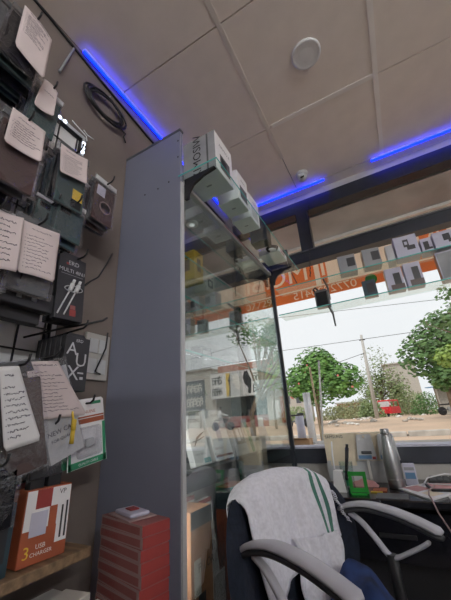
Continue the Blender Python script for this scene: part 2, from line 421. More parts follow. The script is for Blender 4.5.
sc = B().lathe([(.0035, 0), (.0035, .002), (.001, .003)], (0, 0, 0), 10, Matrix.Rotation(R(90), 3, 'X')).mesh('screw'); sc.materials.append(M['black'])
for x, z in ((-.59, 2.183), (-.59, 2.089), (-.637, 1.976), (-.695, 1.968), (-.768, 1.97)):
    o = link(bpy.data.objects.new('screw', sc)); o.parent = case; o.location = Vector((x, y0, z))-Vector(case.location)
# top glass ledge on brackets
ZT = 1.974
led = thing('glass_ledge', 'clear glass ledge projecting from the top of the display case, carrying white boxes', 'shelf', (-.49, 1.3, ZT))
part('pane', B().box((-.585, .776, ZT-.001), (-.405, 1.925, ZT+.005)), SHELF_GLASS, led, world=True)
part('polished_edge', B().box((-.585, .7745, ZT-.001), (-.405, .776, ZT+.005)), TEAL, led, world=True)
part('polished_edge', B().box((-.405, .7745, ZT-.001), (-.4035, 1.9265, ZT+.005)), TEAL, led, world=True)
for y in (.80, 1.80):
    b = B(); pr = [(-.572, ZT-.003), (-.43, ZT-.003), (-.425, ZT-.012), (-.48, ZT-.022), (-.53, ZT-.045), (-.55, ZT-.075), (-.556, ZT-.105), (-.572, ZT-.105)]
    b.prism([(x, y, z) for x, z in pr], (0, -1, 0), .012); part('bracket', b, 'black', led, world=True)
part('bracket', B().prism([(-.60, 1.80, ZT-.01), (-.74, 1.80, ZT-.022), (-.74, 1.80, ZT-.034), (-.60, 1.80, ZT-.05)], (0, -1, 0), .012), 'black', led, world=True)

# ------------------------------------------------------------------ product boxes
FN = {'x+': (Vector((1, 0, 0)), Vector((0, 1, 0))), 'y-': (Vector((0, -1, 0)), Vector((1, 0, 0))), 'x-': (Vector((-1, 0, 0)), Vector((0, -1, 0))), 'y+': (Vector((0, 1, 0)), Vector((-1, 0, 0)))}
def pbox(name, label, cat, base, size, m, rz=0, prints=(), texts=(), group=None, lean=None, rot=None, tops=None):
    """carton with printed areas: base centre, size (x,y,z); prints (face,u0,v0,u1,v1,mat), texts (face,u,v,size,str,mat,rotated)"""
    t = thing(name, label, cat, base, rz, group)
    if rot: t.rotation_euler = rot
    sx, sy, sz = size
    part('carton', B().box((-sx/2, -sy/2, 0), (sx/2, sy/2, sz), bev=min(.002, min(size)*.06)), m, t)
    def P(face, u, v, off):
        n, r = FN[face]; hw = sx/2 if face[0] == 'y' else sy/2; d = sx/2 if face[0] == 'x' else sy/2
        return n*(d+off) + r*((u*2-1)*hw) + Vector((0, 0, v*sz))
    for k, (f, a, c, d, e, pm) in enumerate(prints):
        n, r = FN[f]; off = .0006+.0002*k
        part('printed_panel', B().prism([P(f, a, c, off), P(f, d, c, off), P(f, d, e, off), P(f, a, e, off)], n, .0004), pm, t)
    for q in texts:
        f, u, v, h, s, tm = q[:6]; n, r = FN[f]; z = Vector((0, 0, 1)); off = .0022
        if len(q) > 6 and q[6]: lettering(s, h, P(f, u, v, off), z, -r, tm, t)
        else: lettering(s, h, P(f, u, v, off), r, z, tm, t)
    if tops: part('bottom_label', B().box((-tops, -tops*.35, -.0006), (tops, tops*.35, -.0002)), 'grey', t)
    return t
zt = ZT+.0065
pbox('product_box', 'large white and grey box at the near end of the glass ledge', 'box', (-.508, .893, zt), (.16, .155, .205), 'white', tops=.012,
     prints=[('y-', 0, 0, 1, 1, 'grey'), ('y-', .74, 0, .79, 1, 'dgrey'), ('x+', .25, .12, .8, .5, 'dgrey'), ('x+', .32, .2, .6, .44, 'black')],
     texts=[('y-', .46, .5, .056, 'KIMOSIW', 'black', 1), ('x+', .5, .72, .022, 'AIRPRO 4', 'dgrey')])
pbox('product_box', 'middle white box on the glass ledge behind the large one', 'box', (-.487, 1.085, zt), (.11, .115, .17), 'white', tops=.01,
     prints=[('x+', .2, .12, .85, .55, 'dgrey')], texts=[('x+', .5, .75, .018, 'BUDS', 'dgrey')])
pbox('product_box', 'third white box on the glass ledge, nearest the blue ceiling light', 'box', (-.495, 1.245, zt), (.105, .125, .155), 'white', tops=.01,
     prints=[('x+', .2, .12, .8, .5, 'lgrey')], texts=[('x+', .5, .75, .016, 'BUDS', 'dgrey')])
pbox('product_box', 'small dark packet at the far end of the glass ledge', 'box', (-.50, 1.46, zt), (.10, .08, .10), 'char', prints=[('x+', .15, .2, .85, .6, 'brown_case')])
pbox('product_box', 'flat white box with pink print at the far end of the glass ledge', 'box', (-.50, 1.66, zt), (.13, .16, .035), 'white', prints=[('x+', .2, .2, .7, .8, 'pink')])
# coil of wires at the far end of the ledge
b = B()
for k in range(3): b.tube([(-.47+.03*math.cos(a)*(1+.1*k), 1.56+.03*math.sin(a), zt+.006+.006*k+.002*math.sin(3*a)) for a in [i*.4 for i in range(16)]], .0035, 5)
solo('cable_bundle', b, 'black', 'small black cable bundle lying on the far end of the glass ledge', 'cable')

# ------------------------------------------------------------------ inside the case
z = SH[0]+.001
pbox('product_box', 'yellow upright accessory box on the top shelf of the display case', 'box', (-.73, 1.06, z), (.10, .075, .15), 'yellow',
     prints=[('x+', .3, .3, .7, .75, 'char'), ('y-', .45, .3, .75, .7, 'char')], texts=[('x+', .5, .87, .012, 'POWER', 'black')])
pbox('product_box', 'white box with a dark round picture beside the yellow box', 'box', (-.75, 1.21, z), (.08, .09, .11), 'offwhite', prints=[('x+', .25, .25, .75, .65, 'dgrey'), ('x+', .35, .33, .65, .57, 'offwhite')])
pbox('product_box', 'pale grey box at the back of the top case shelf', 'box', (-.80, 1.45, z), (.10, .12, .10), 'lgrey', prints=[('x+', .2, .2, .8, .7, 'grey')])
z = SH[1]+.001
for i, (y, c, lab) in enumerate(((.90, 'teal', 'pale teal box at the near end of the second case shelf'), (1.12, 'char', 'charcoal charger box on the second case shelf'), (1.34, 'lgrey', 'grey earphone box on the second case shelf'))):
    pbox('product_box', lab, 'box', (-.76, y, z), (.07, .09, .085), c, prints=[('x+', .2, .2, .8, .8, 'grey')])
z = SH[2]+.001
for i, (y, c, lab) in enumerate(((1.0, 'offwhite', 'small cream box on the third case shelf near the end panel'), (1.25, 'dgrey', 'dark grey box in the middle of the third case shelf'), (1.55, 'white', 'white box at the far side of the third case shelf'))):
    pbox('product_box', lab, 'box', (-.80, y, z), (.06, .10, .11), c, prints=[('x+', .15, .2, .85, .8, 'lgrey')])
# phone boxes leaning back, facing the glass
z = SH[3]+.001
def lean_box(label, y, wd, h, c, prints, texts, a=-17, x=-.635):
    return pbox('phone_box', label, 'phone box', (x, y, z+.004), (.022, wd, h), 'bright_white' if c == 'white' else c, rot=(0, R(a), 0), prints=prints, texts=texts, group='phone boxes leaning on the wooden case shelf')
lean_box('white phone box with a black pen-stroke picture leaning nearest the end panel', .975, .105, .165, 'white',
         [('x+', .55, .03, .95, .12, 'teal')], [('x+', .5, .88, .017, 'RECOND', 'dgrey'), ('x+', .75, .075, .012, 'AXLI', 'white'), ('x+', .4, .2, .01, 'SMART PHONE', 'grey')])
pen = bpy.data.objects[[o.name for o in bpy.data.objects if o.name.startswith('phone_box')][-1]]
b = B(); b.tube([(.0135, -.035, .06), (.0135, -.01, .085), (.0135, .02, .098), (.0135, .045, .105)], [.001, .004, .003, .001], 6); b.tube([(.0135, -.04, .075), (.0135, 0, .08), (.0135, .04, .09)], [.0008, .0025, .0008], 6)
part('printed_stroke', b, 'black', pen)
lean_box('white phone box with a blue printed column leaning second from the end panel', 1.125, .14, .185, 'white',
         [('x+', .36, .35, .62, .75, 'lilac'), ('x+', .05, .06, .95, .1, 'pink_red')], [('x+', .5, .88, .014, 'GALAXY', 'grey'), ('x+', .3, .22, .01, 'REDMI NOTE', 'pink_red')])
lean_box('grey phone box with a dark crystal picture leaning third from the end panel', 1.29, .11, .135, 'lgrey',
         [('x+', .1, .3, .9, .85, 'dgrey'), ('x+', .3, .4, .55, .75, 'white'), ('x+', .62, .45, .8, .8, 'lgrey')], [('x+', .5, .14, .012, 'REDMI', 'dgrey')])
lean_box('green and cream phone box leaning fourth from the end panel', 1.42, .09, .13, 'cream', [('x+', 0, 0, .35, 1, 'lime'), ('x+', .5, .3, .9, .8, 'white')], [])
lean_box('cream phone box leaning furthest from the end panel', 1.56, .12, .14, 'offwhite', [('x+', .1, .1, .9, .3, 'lgrey')], [('x+', .5, .6, .016, 'VIVO', 'grey')])
# lower compartment
z = .421
pbox('carton', 'brown cardboard carton with a dark top in the bottom of the display case', 'carton', (-.655, .925, z), (.09, .115, .37), 'brown_carton',
     prints=[('x+', 0, .88, 1, 1, 'teal_dark'), ('x+', 0, .0, 1, .12, 'teal_dark'), ('x+', .12, .46, .42, .68, 'offwhite'), ('x+', .3, .36, .62, .46, 'char'), ('y-', .1, .5, .6, .8, 'offwhite')],
     texts=[('x+', .66, .62, .03, 'FELOR', 'black')])
pbox('product_box', 'white box with small red lettering above the brown carton', 'box', (-.80, .88, z), (.05, .10, .40), 'white', prints=[('x+', .1, .7, .9, .71, 'red')], texts=[('x+', .5, .78, .02, 'ROTA', 'red')])
pbox('product_box', 'white cable box with a red top and two black pencil shapes', 'box', (-.69, 1.115, z+.003), (.03, .085, .35), 'white',
     prints=[('x+', 0, .96, 1, 1, 'red'), ('x+', .3, .55, .4, .76, 'black'), ('x+', .55, .55, .65, .76, 'black'), ('x+', .2, .83, .8, .91, 'char')], rot=(0, R(-7), 0))
pbox('product_box', 'white cable box with a red top beside the brown carton', 'box', (-.745, 1.075, z+.003), (.03, .085, .36), 'offwhite', prints=[('x+', 0, .96, 1, 1, 'red'), ('x+', .2, .83, .8, .91, 'char')], rot=(0, R(-6), 0))
pbox('product_box', 'orange and blue box low in the case behind the chair', 'box', (-.70, 1.29, z), (.07, .14, .37), 'orange', prints=[('x+', 0, .75, 1, 1, 'teal'), ('y-', 0, .8, 1, 1, 'teal_dark')])
pbox('product_box', 'tall dark box low in the case near the corner post', 'box', (-.74, 1.50, z), (.09, .14, .40), 'char', prints=[('x+', .1, .4, .9, .9, 'dgrey')])
pbox('product_box', 'grey box low in the case against the far glass', 'box', (-.74, 1.70, z), (.09, .12, .38), 'grey', prints=[('x+', .1, .4, .9, .9, 'teal_dark')])
def bag(label, c, wd, h, tilt):
    t = thing('plastic_packet', label, 'packet', c, tilt)
    b = B(); f = lambda u, v: ((.012+.004*math.sin(7*u+3*v))*math.sin(math.pi*min(1, v*1.3+.05))*math.sin(math.pi*u), (u-.5)*wd, v*h)
    b.grid(f, 8, 10); b.grid(lambda u, v: (-f(u, v)[0]*.6, f(u, v)[1], f(u, v)[2]), 8, 10); part('bag', b, PLASTIC, t)
    part('leaflet', B().box((-.002, -wd*.38, .01), (.001, wd*.38, h*.6), bev=.0005), 'white', t); return t
bag('clear plastic packet with a white card beside the brown carton', (-.615, 1.03, z), .09, .30, R(4))
bag('small clear packet with a white card on the case bottom', (-.618, 1.14, z), .08, .18, R(-5))
sp = thing('round_speaker', 'small dark round speaker low in the case behind the towel', 'speaker', (-.645, 1.413, z)); sp.scale = (.84, .84, .95)
part('body', B().lathe([(.03, 0), (.045, .02), (.05, .10), (.05, .33), (.045, .42), (.02, .43)], (0, 0, 0), 20), 'char', sp)
part('ring', B().lathe([(.052, .395), (.053, .40), (.052, .405)], (0, 0, 0), 20), 'lgrey', sp)

# ================================================================== WINDOW SHELVES
for z, lab in ((1.829, 'upper glass shelf across the shop window'), (1.65, 'lower glass shelf across the shop window')):
    t = thing('window_shelf', lab, 'shelf', (.3, 1.88, z))
    part('pane', B().box((-.555, 1.80, z-.004), (2.2, YW-.03, z+.002)), SHELF_GLASS, t, world=True)
    part('polished_edge', B().box((-.555, 1.7985, z-.004), (2.2, 1.80, z+.002)), TEAL, t, world=True)
    for x in (-.24, .95):
        b = B().prism([(x, 1.80, z-.005), (x, YW-.026, z-.005), (x, YW-.026, z-.10), (x, YW-.04, z-.10), (x, YW-.055, z-.03), (x, 1.82, z-.018), (x, 1.80, z-.012)], (1, 0, 0), .008)
        part('bracket', b, 'dgrey', t, world=True)
zu, zl = 1.8315, 1.6525
def wbox(label, x0, x1, z, h, c, pr, dy=.09, rz=0, y=1.815, tx=()):
    return pbox('gadget_box', label, 'box', ((x0+x1)/2, y+dy/2, z), (x1-x0, dy, h), c, rz, prints=pr, texts=tx)
sil = [('y-', .45, .25, .85, .8, 'dgrey'), ('y-', .3, .15, .95, .32, 'char')]
wbox('olive-grey box with a dark round picture, left of the pair on the upper window shelf', -.145, -.045, zu, .115, 'grey', [('x-', 0, 0, 1, 1, 'cream'), ('y-', .5, .3, .95, .8, 'char')], .08, R(6))
wbox('olive-grey box with a dark round picture, right of the pair on the upper window shelf', -.005, .09, zu, .115, 'grey', [('x-', 0, 0, 1, 1, 'cream'), ('y-', .5, .3, .95, .8, 'char')], .08, R(8))
wbox('cream box edge-on beside the headphone boxes on the upper window shelf', .125, .165, zu, .10, 'lgrey', [('x-', 0, 0, 1, 1, 'offwhite')], .10)
wbox('largest pale lilac box with a dark earphone picture on the upper window shelf', .172, .288, zu, .135, 'lilac', [('y-', .38, .45, .62, .8, 'char'), ('y-', .5, .3, .85, .5, 'char'), ('y-', .44, .55, .56, .7, 'lilac')], .08, R(4))
wbox('small lilac box with an earphone picture between two larger lilac boxes', .298, .352, zu, .085, 'lilac', [('y-', .25, .15, .7, .75, 'char'), ('y-', .6, .15, .95, .3, 'char')], .08)
wbox('lilac box with a headset picture at the right edge of the upper window shelf', .36, .49, zu, .10, 'lilac', [('y-', .35, .4, .6, .8, 'char'), ('y-', .5, .25, .9, .45, 'char')], .08)
wbox('pale box further right on the upper window shelf', .58, .70, zu, .12, 'lilac', sil)
wbox('narrow dark teal box standing on the lower window shelf', -.04, .032, zl, .098, 'teal_dark', [('y-', .3, .2, .85, .8, 'char')], .05)
wbox('lilac smartwatch box, left of the two on the lower window shelf', .086, .172, zl, .135, 'lilac', [('y-', .45, .22, .85, .75, 'char'), ('y-', .2, .02, .98, .25, 'brown_case'), ('x-', 0, 0, 1, 1, 'cream')], .06, R(3))
wbox('lilac smartwatch box, right of the two on the lower window shelf', .182, .264, zl, .142, 'lilac', [('y-', .45, .25, .85, .8, 'char'), ('y-', .2, .02, .98, .28, 'brown_case')], .06, R(3))
wbox('tall grey-lilac box at the right edge of the lower window shelf', .345, .47, zl, .16, 'lilac', [('y-', .05, .05, .95, .95, 'grey'), ('x-', 0, 0, 1, 1, 'brown_carton')], .07, R(-3))
wbox('pale box further right on the lower window shelf', .60, .70, zl, .14, 'lilac', sil)
for i, x in enumerate((.82, 1.15, 1.32)):
    wbox(['dark box beyond the pale boxes on the lower window shelf', 'dark box right of the window mullion on the lower shelf', 'last dark box along the lower window shelf'][i], x, x+.09, zl, .12, 'char', [('y-', .2, .2, .8, .7, 'grey')], .06)
sp = thing('hanging_speaker', 'black square gadget with rounded top standing on the lower window shelf', 'speaker', (-.277, 1.85, zl))
part('body', B().prism([(-.04, -.03, 0), (.04, -.03, 0), (.04, -.03, .10), (.03, -.03, .112), (-.022, -.03, .112), (-.04, -.03, .10)], (0, -1, 0), .05), 'dgrey', sp)
part('front_face', B().box((-.033, -.0315, .008), (.033, -.0305, .095)), 'black_gloss', sp)
part('clip', B().tube([(-.034, -.02, .105), (-.045, -.02, .125), (-.03, -.02, .135), (-.015, -.02, .112)], .006, 6), 'black', sp)
b = B(); p0 = Vector((-.268, 1.945, 2.50)); p1 = Vector((-.316, 1.79, zl+.2))
for i in range(34):
    a = p0.lerp(p1, i/34); c = p0.lerp(p1, (i+.9)/34)
    b.tube([a, a.lerp(c, .5)+Vector((.002*(-1)**i, 0, 0)), c], [.0025, .0045, .0025], 5)
solo('chain', b, 'black', 'thin black bead chain hanging from the window frame to the glass shelf', 'chain')
solo('power_adapter', B().box((-.51, 1.925, 2.11), (-.47, 1.945, 2.18), bev=.004).tube([(-.49, 1.935, 2.11), (-.47, 1.94, 2.0), (-.44, 1.94, 1.9)], .003, 5), 'dgrey', 'small dark adapter with wire on the window frame beside the ledge', 'adapter')

# ================================================================== CEILING FIXTURES
dl = thing('ceiling_downlight', 'round white flush downlight, the only one in view', 'light', (-.015, 1.015, ZC))
part('rim', B().lathe([(.068, 0), (.068, -.006), (.060, -.010), (.052, -.006)], n=40), 'white', dl)
part('diffuser', B().lathe([(.053, -.004), (.03, -.0065), (.001, -.007)], n=40), 'white', dl)
for (x, y) in ((-.61, -.17), (.56, -.17), (1.15, 1.0), (1.15, -.17)):
    q = copy_tree(dl); q.location = (x, y, ZC); q['label'] = {(-.61, -.17): 'round white downlight over the hanging phone cases behind the viewer', (.56, -.17): 'round white downlight on the ceiling behind the viewer', (1.15, 1.0): 'round white downlight further along the window side', (1.15, -.17): 'round white downlight at the far right of the ceiling'}[(x, y)]
for lab, P, rz in (('white fill tube light added high on the back wall behind the viewer', (1.72, YB+.035, 2.25), 0), ('white fill tube light added on the right wall behind the viewer', (XR-.035, -1.35, 2.35), R(90))):  # unseen tubes added to lift the interior light
    t = thing('fill_tube_light', lab, 'light', P, rz)
    part('batten', B().box((-.62, -.034, -.025), (.62, -.012, .025), bev=.004), 'white', t)
    part('tube', B().tube([(-.60, .012, 0), (.60, .012, 0)], .014, 12), 'fill_tube_white', t)
    for x in (-.61, .61): part('end_cap', B().box((x-.012, -.014, -.02), (x+.012, .03, .02), bev=.002), 'white', t)
dc = thing('dome_camera', 'small grey dome security camera under the ceiling by the window', 'camera', (-.242, 1.755, ZC))
part('base', B().lathe([(.042, 0), (.042, -.012), (.036, -.022), (.03, -.026)], n=28), 'lgrey', dc)
b = B().lathe([(.0335, -.020), (.0335, -.034), (.028, -.048), (.015, -.058), (.001, -.061)], n=28); part('ball', b, 'lgrey', dc)
part('lens', B().lathe([(.014, 0), (.014, .006), (.009, .008)], (.004, -.022, -.048), 16, Matrix.Rotation(R(60), 3, 'X')), 'black_gloss', dc)
for (x0, x1, lab) in ((-.66, -.115, 'blue glowing light strip above the window, left of the dome camera gap'), (.20, 2.3, 'blue glowing light strip above the window, running out to the right')):
    t = thing('led_strip', lab, 'light strip', ((x0+x1)/2, 1.878, ZC))
    part('tape', B().box((x0, 1.872, ZC-.008), (x1, 1.886, ZC-.002)), 'white', t, world=True)
    part('diodes', B().box((x0, 1.874, ZC-.022), (x1, 1.883, ZC-.013)), 'led_blue', t, world=True)
    for q in range(5): part('clip', B().box((x0+(x1-x0)*(q+.5)/5-.004, 1.8765, ZC-.013), (x0+(x1-x0)*(q+.5)/5+.004, 1.8805, ZC-.002)), 'white', t, world=True)
t = thing('led_strip', 'blue glowing light strip along the left wall under the ceiling', 'light strip', (XL+.02, 1.0, ZC))
part('tape', B().box((XL+.010, .475, ZC-.008), (XL+.026, 1.86, ZC-.002)), 'white', t, world=True)
part('diodes', B().box((XL+.014, .475, ZC-.022), (XL+.023, 1.86, ZC-.013)), 'led_blue', t, world=True)
for q in range(5): part('clip', B().box((XL+.016, .6+.28*q, ZC-.013), (XL+.020, .608+.28*q, ZC-.002)), 'white', t, world=True)
b = B().tube([(XL+.006, .20, 2.64-.02), (XL+.006, .33, 2.61), (XL+.006, .6, 2.57), (XL+.006, .93, 2.535), (XL+.006, 1.8, 2.50)], .006, 6)
solo('wall_cable', b, 'black', 'black cable running along the left wall below the blue light', 'cable')
b = B().tube([(XL+.012, .436, 2.575), (XL+.012, .401, 2.37)], .005, 6)
solo('wall_pipe', b, 'grey', 'thin grey conduit stub hanging from the cable at top left', 'conduit')
# coiled cable on left wall
t = thing('cable_coil', 'coil of black cable hanging high on the left wall', 'cable', (XL+.02, .62, 2.41))
b = B()
for k in range(6):
    pts = []; q = .012*k
    for i in range(29):
        a = 2*math.pi*i/28; pts.append((.004+.004*(k % 3), (.118-q*.55+.004*math.sin(3*a+k))*math.cos(a)+.003*math.sin(k), (.072-q*.25+.004*math.cos(2*a+k))*math.sin(a)+.004*math.cos(2*k)))
    rt = Matrix.Rotation(R(4+k), 3, 'X'); b.tube([rt @ Vector(p) for p in pts], .0045, 6)
part('loops', b, 'black', t)
part('tie', B().tube([(.01, .09, -.045), (.016, .10, -.06), (.012, .115, -.05), (.012, .105, -.08), (.012, .12, -.105)], .0035, 5), 'black', t)
part('nail', B().tube([(-.018, .0, .065), (.02, .0, .07)], .003, 6), 'steel', t)

# ================================================================== LEFT RACK
rack = thing('rack_board', 'white backboard with dark wire grid and white light strip behind the hanging packs', 'rack', (XL+.01, .2, .90))
part('board', B().box((XL+.002, -.6, .93), (XL+.012, .525, 2.115)), 'white_lam', rack, world=True)
for i in range(15): part('grid_wire', B().box((XL+.0125, .515-.075*i, .93), (XL+.017, .519-.075*i, 2.115)), 'black', rack, world=True)
for i in range(17): part('grid_wire', B().box((XL+.017, -.6, .96+.072*i), (XL+.021, .525, .964+.072*i)), 'black', rack, world=True)
part('frame_rail', B().box((XL+.002, -.6, 2.115), (XL+.03, .545, 2.135)), 'black', rack, world=True)
part('frame_rail', B().box((XL+.002, .525, .93), (XL+.03, .545, 2.115)), 'black', rack, world=True)
part('light_tape', B().box((XL+.03, -.5, 2.118), (XL+.032, .54, 2.132)), 'lgrey', rack, world=True)
part('light_tape', B().box((XL+.03, .528, .95), (XL+.032, .542, 2.118)), 'lgrey', rack, world=True)
dm = B().lathe([(.006, 0), (.006, .003), (.003, .005)], (0, 0, 0), 10, Matrix.Rotation(R(90), 3, 'Y')).mesh('diode'); dm.materials.append(M['led_white'])
for (y, z) in [(.405+.022*i, 2.125) for i in range(3)]+[(.535, 2.095-.022*i) for i in range(3)]+[(.26+.022*i, 2.125) for i in range(3)]+[(.535, 1.95-.022*i) for i in range(3)]+[(.535, 1.80-.022*i) for i in range(2)]:
    o = link(bpy.data.objects.new('diode', dm)); o.parent = rack; o.location = Vector((XL+.032, y, z))-Vector(rack.location)
part('loose_wire', B().tube([(XL+.04, .47, 2.15), (XL+.05, .50, 2.128), (XL+.05, .53, 2.12), (XL+.05, .535, 2.10)], .002, 5), 'white', rack, world=True)
part('loose_wire', B().tube([(XL+.05, .515, 2.14), (XL+.055, .53, 2.125), (XL+.055, .56, 2.13)], .002, 5), 'white', rack, world=True)

HOOKLAB = []
def hook(y, z, xe, label):
    b = B().tube([(XL+.022, y, z), (XL+.08, y, z), (xe+.012, y, z+.002), (xe+.022, y, z+.008), (xe+.026, y, z+.022)], .0028, 7)
    b.box((XL+.021, y-.012, z-.02), (XL+.025, y+.012, z+.012))
    return solo('display_hook', b, 'black', label, 'hook', 'display hooks on the rack board')
SCR = []
def note(label, X, c, seed, lines=11, m='paper', frac=(.08, .95), big=1):
    """paper note pinned on hanging stock, corners (y,z) TL TR BR BL in plane X"""
    t = thing('paper_note', label, 'note', (X, c[3][0], c[3][1]))
    rnd = random.Random(seed); TL, TR, BR, BL = [Vector((0, p[0]-c[3][0], p[1]-c[3][1])) for p in c]
    def S(u, v, off=0): return TL.lerp(TR, u).lerp(BL.lerp(BR, u), v) + Vector((.006*math.sin(math.pi*u)*math.sin(2.4*v+seed)+.004*v*v+off, 0, 0))
    b = B(); n = 16
    def inset(u, v): return u
    V = [[b.bm.verts.new(S(i/n, j/n)) for j in range(n+1)] for i in range(n+1)]
    for i in range(n):
        for j in range(n):
            q = [V[i][j], V[i+1][j], V[i+1][j+1], V[i][j+1]]
            if (i, j) == (0, n-1): q = [V[i][j], V[i+1][j], V[i+1][j+1]]
            if (i, j) == (n-1, n-1): q = [V[i][j], V[i+1][j], V[i][j+1]]
            b._f(q, True)
    sh = part('sheet', b, m, t)
    so = sh.modifiers.new('solid', 'SOLIDIFY'); so.thickness = .0006; so.offset = -1
    b = B()
    for k in range(lines):
        v = frac[0]+(frac[1]-frac[0])*(k+.5)/(lines+.6)
        if k == 1 and lines > 8: continue
        u = .10+(.05 if k else .1)+rnd.uniform(-.015, .03); end = rnd.uniform(.45, .85)
        if k: b.box(S(u-.05, v, .0012)-Vector((.0001, .0008, .0008)), S(u-.05, v, .0012)+Vector((.0001, .0008, .0008)))
        while u < end:
            L = rnd.uniform(.05, .13)*big; pts = []; q = max(3, int(L*42))
            for i in range(q+1): pts.append(S(min(u+L*i/q, .95), v+rnd.uniform(-.018, .018)*big*.8, .0012))
            b.tube(pts, .00055*big, 3, False); u += L+rnd.uniform(.012, .03)
    part('handwriting', b, 'ink', t); return t
def pack(label, X, y, z, wd, h, inner, slant=0, seed=0, kind=None):
    """hanging clear bag holding a phone case: X plane, top centre (y,z)"""
    t = thing('phone_case_pack', label, 'phone case', (X, y, z)); t.rotation_euler = (R(slant), 0, 0)
    t['group'] = 'phone case packs on the rack'
    rnd = random.Random(seed)
    b = B(); f = lambda s: (lambda u, v: (s*(.0065*math.sin(math.pi*u)**.5*math.sin(math.pi*min(1, max(0, v)))**.5+.0015)+.002*math.sin(9*u+seed)*math.sin(8*v), (u-.5)*wd+.002*math.sin(11*v+seed), -v*h+.004))
    b.grid(f(1), 8, 12); b.grid(f(-1), 8, 12); part('bag', b, PLASTIC, t)
    part('phone_case', B().box((-.004, -wd*.42, -h*.96), (.004, wd*.42, -h*.16), bev=.003), inner, t)
    if kind == 'ring':
        part('magnet_ring', B().lathe([(.024, 0), (.024, .001), (.020, .001), (.020, 0)], (.0045, .006, -h*.62), 24, Matrix.Rotation(R(90), 3, 'Y')), 'pink_flat', t)
        part('camera_window', B().box((.0042, -wd*.36, -h*.42), (.0052, -wd*.02, -h*.2), bev=.0005), 'lilac', t)
    elif kind == 'sticker':
        part('sticker', B().box((.0042, wd*.05, -h*.80), (.0050, wd*.36, -h*.64)), 'yellow', t)
        part('sticker', B().box((.0042, wd*.02, -h*.93), (.0050, wd*.34, -h*.81)), 'black', t)
    else:
        part('camera_window', B().box((.0042, -wd*.34, -h*.40), (.005, -wd*.02, -h*.22), bev=.0005), 'black_gloss', t)
    part('header_card', B().box((-.003, -wd*.46, -h*.10), (.003, wd*.46, 0), bev=.0005), 'dgrey' if seed % 3 else 'lgrey', t)
    return t
inn = ['char', 'black_gloss', 'dgrey', 'green_case', 'brown_case', 'teal_dark']
def stack(where, X, y, z, wd, h, n, seed, slant=0, step=.021, first=None, kind=None):
    hook(y, z-.012, X+.012, 'black wire display hook holding ' + where)
    ords = ['front', 'second', 'third', 'fourth', 'fifth', 'sixth', 'seventh']
    for k in range(n):
        x = X-k*step
        if x < XL+.035: break
        rnd = random.Random(seed*31+k)
        pack('clear-bagged phone case, %s of %s' % (ords[k], where), x, y+rnd.uniform(-.004, .004), z+rnd.uniform(-.002, .002), wd*rnd.uniform(.94, 1.04), h*rnd.uniform(.95, 1.06), first if (first and k == 0) else inn[(seed+k*2) % 6], slant+rnd.uniform(-2.5, 2.5), seed*7+k, kind if k == 0 else None)
# hooks and their stock (plane X, top centre y,z)
stack('the bundle under the top left note', -.69, .215, 2.155, .115, .215, 7, 1)
stack('the bundle cut off at the upper left corner', -.68, .105, 2.12, .10, .20, 6, 2)
stack('the bundle under the folded note by the white lights', -.735, .315, 2.02, .095, .19, 5, 3)
stack('the bundle under the wide ruled note', -.70, .262, 1.80, .125, .21, 6, 4)
stack('the bundle with the green-backed case', -.73, .425, 1.865, .105, .215, 6, 5, first='green_case', kind='sticker')
stack('the bundle with the ring-backed case', -.755, .573, 1.868, .10, .19, 4, 6, first='brown_case', kind='ring')
stack('the bundle under the half-hidden note at the left edge', -.68, .245, 1.50, .10, .20, 6, 7)
stack('the bundle under the square note', -.70, .345, 1.53, .115, .20, 7, 8)
stack('the small bundle above the grid corner', -.76, .40, 1.66, .10, .10, 4, 9)
stack('the dark bundle below the green-backed case', -.745, .455, 1.69, .10, .15, 4, 15)
stack('the bundle under the round-cornered note', -.70, .365, 1.18, .10, .24, 7, 10, slant=14)
stack('the bundle beside the screen guard packet', -.735, .475, 1.06, .085, .13, 4, 12, slant=6)
stack('the low bundle at the left edge', -.70, .36, .99, .10, .12, 4, 13)
def lerpc(c1, c2, X):  # corners measured for X=-.75 and X=-.65
    k = (X+.75)/.10; return [(a[0]+(d[0]-a[0])*k, a[1]+(d[1]-a[1])*k) for a, d in zip(c1, c2)]
note('pinkish handwritten list on the topmost bundle at upper left', -.672, lerpc([(.2, 2.286), (.294, 2.26), (.297, 2.058), (.205, 2.088)], [(.173, 2.119), (.255, 2.096), (.258, 1.921), (.178, 1.947)], -.672), 1, 14, frac=(.03, .6))
note('blank folded note just left of the white diodes', -.715, lerpc([(.299, 2.069), (.347, 2.061), (.348, 1.95), (.288, 1.936)], [(.259, 1.931), (.301, 1.924), (.302, 1.827), (.25, 1.815)], -.715), 2, 1)
note('wide handwritten list with curled bottom edge below the blank note', -.68, lerpc([(.245, 1.871), (.338, 1.874), (.341, 1.753), (.245, 1.743)], [(.212, 1.759), (.293, 1.761), (.296, 1.656), (.212, 1.648)], -.68), 3, 10, frac=(.12, .8))
note('small closely written list on the green-backed phone case', -.715, lerpc([(.387, 1.877), (.484, 1.894), (.49, 1.789), (.397, 1.767)], [(.335, 1.764), (.42, 1.779), (.425, 1.688), (.344, 1.668)], -.715), 4, 12)
note('half-hidden pinkish list at the left edge, mid height', -.662, lerpc([(.267, 1.545), (.333, 1.555), (.343, 1.398), (.285, 1.387)], [(.231, 1.477), (.289, 1.485), (.297, 1.349), (.247, 1.339)], -.662), 5, 8, big=1.3)
note('square handwritten list left of the black cable box', -.682, lerpc([(.334, 1.55), (.433, 1.563), (.437, 1.408), (.341, 1.4)], [(.29, 1.48), (.375, 1.492), (.379, 1.357), (.295, 1.351)], -.682), 6, 12)
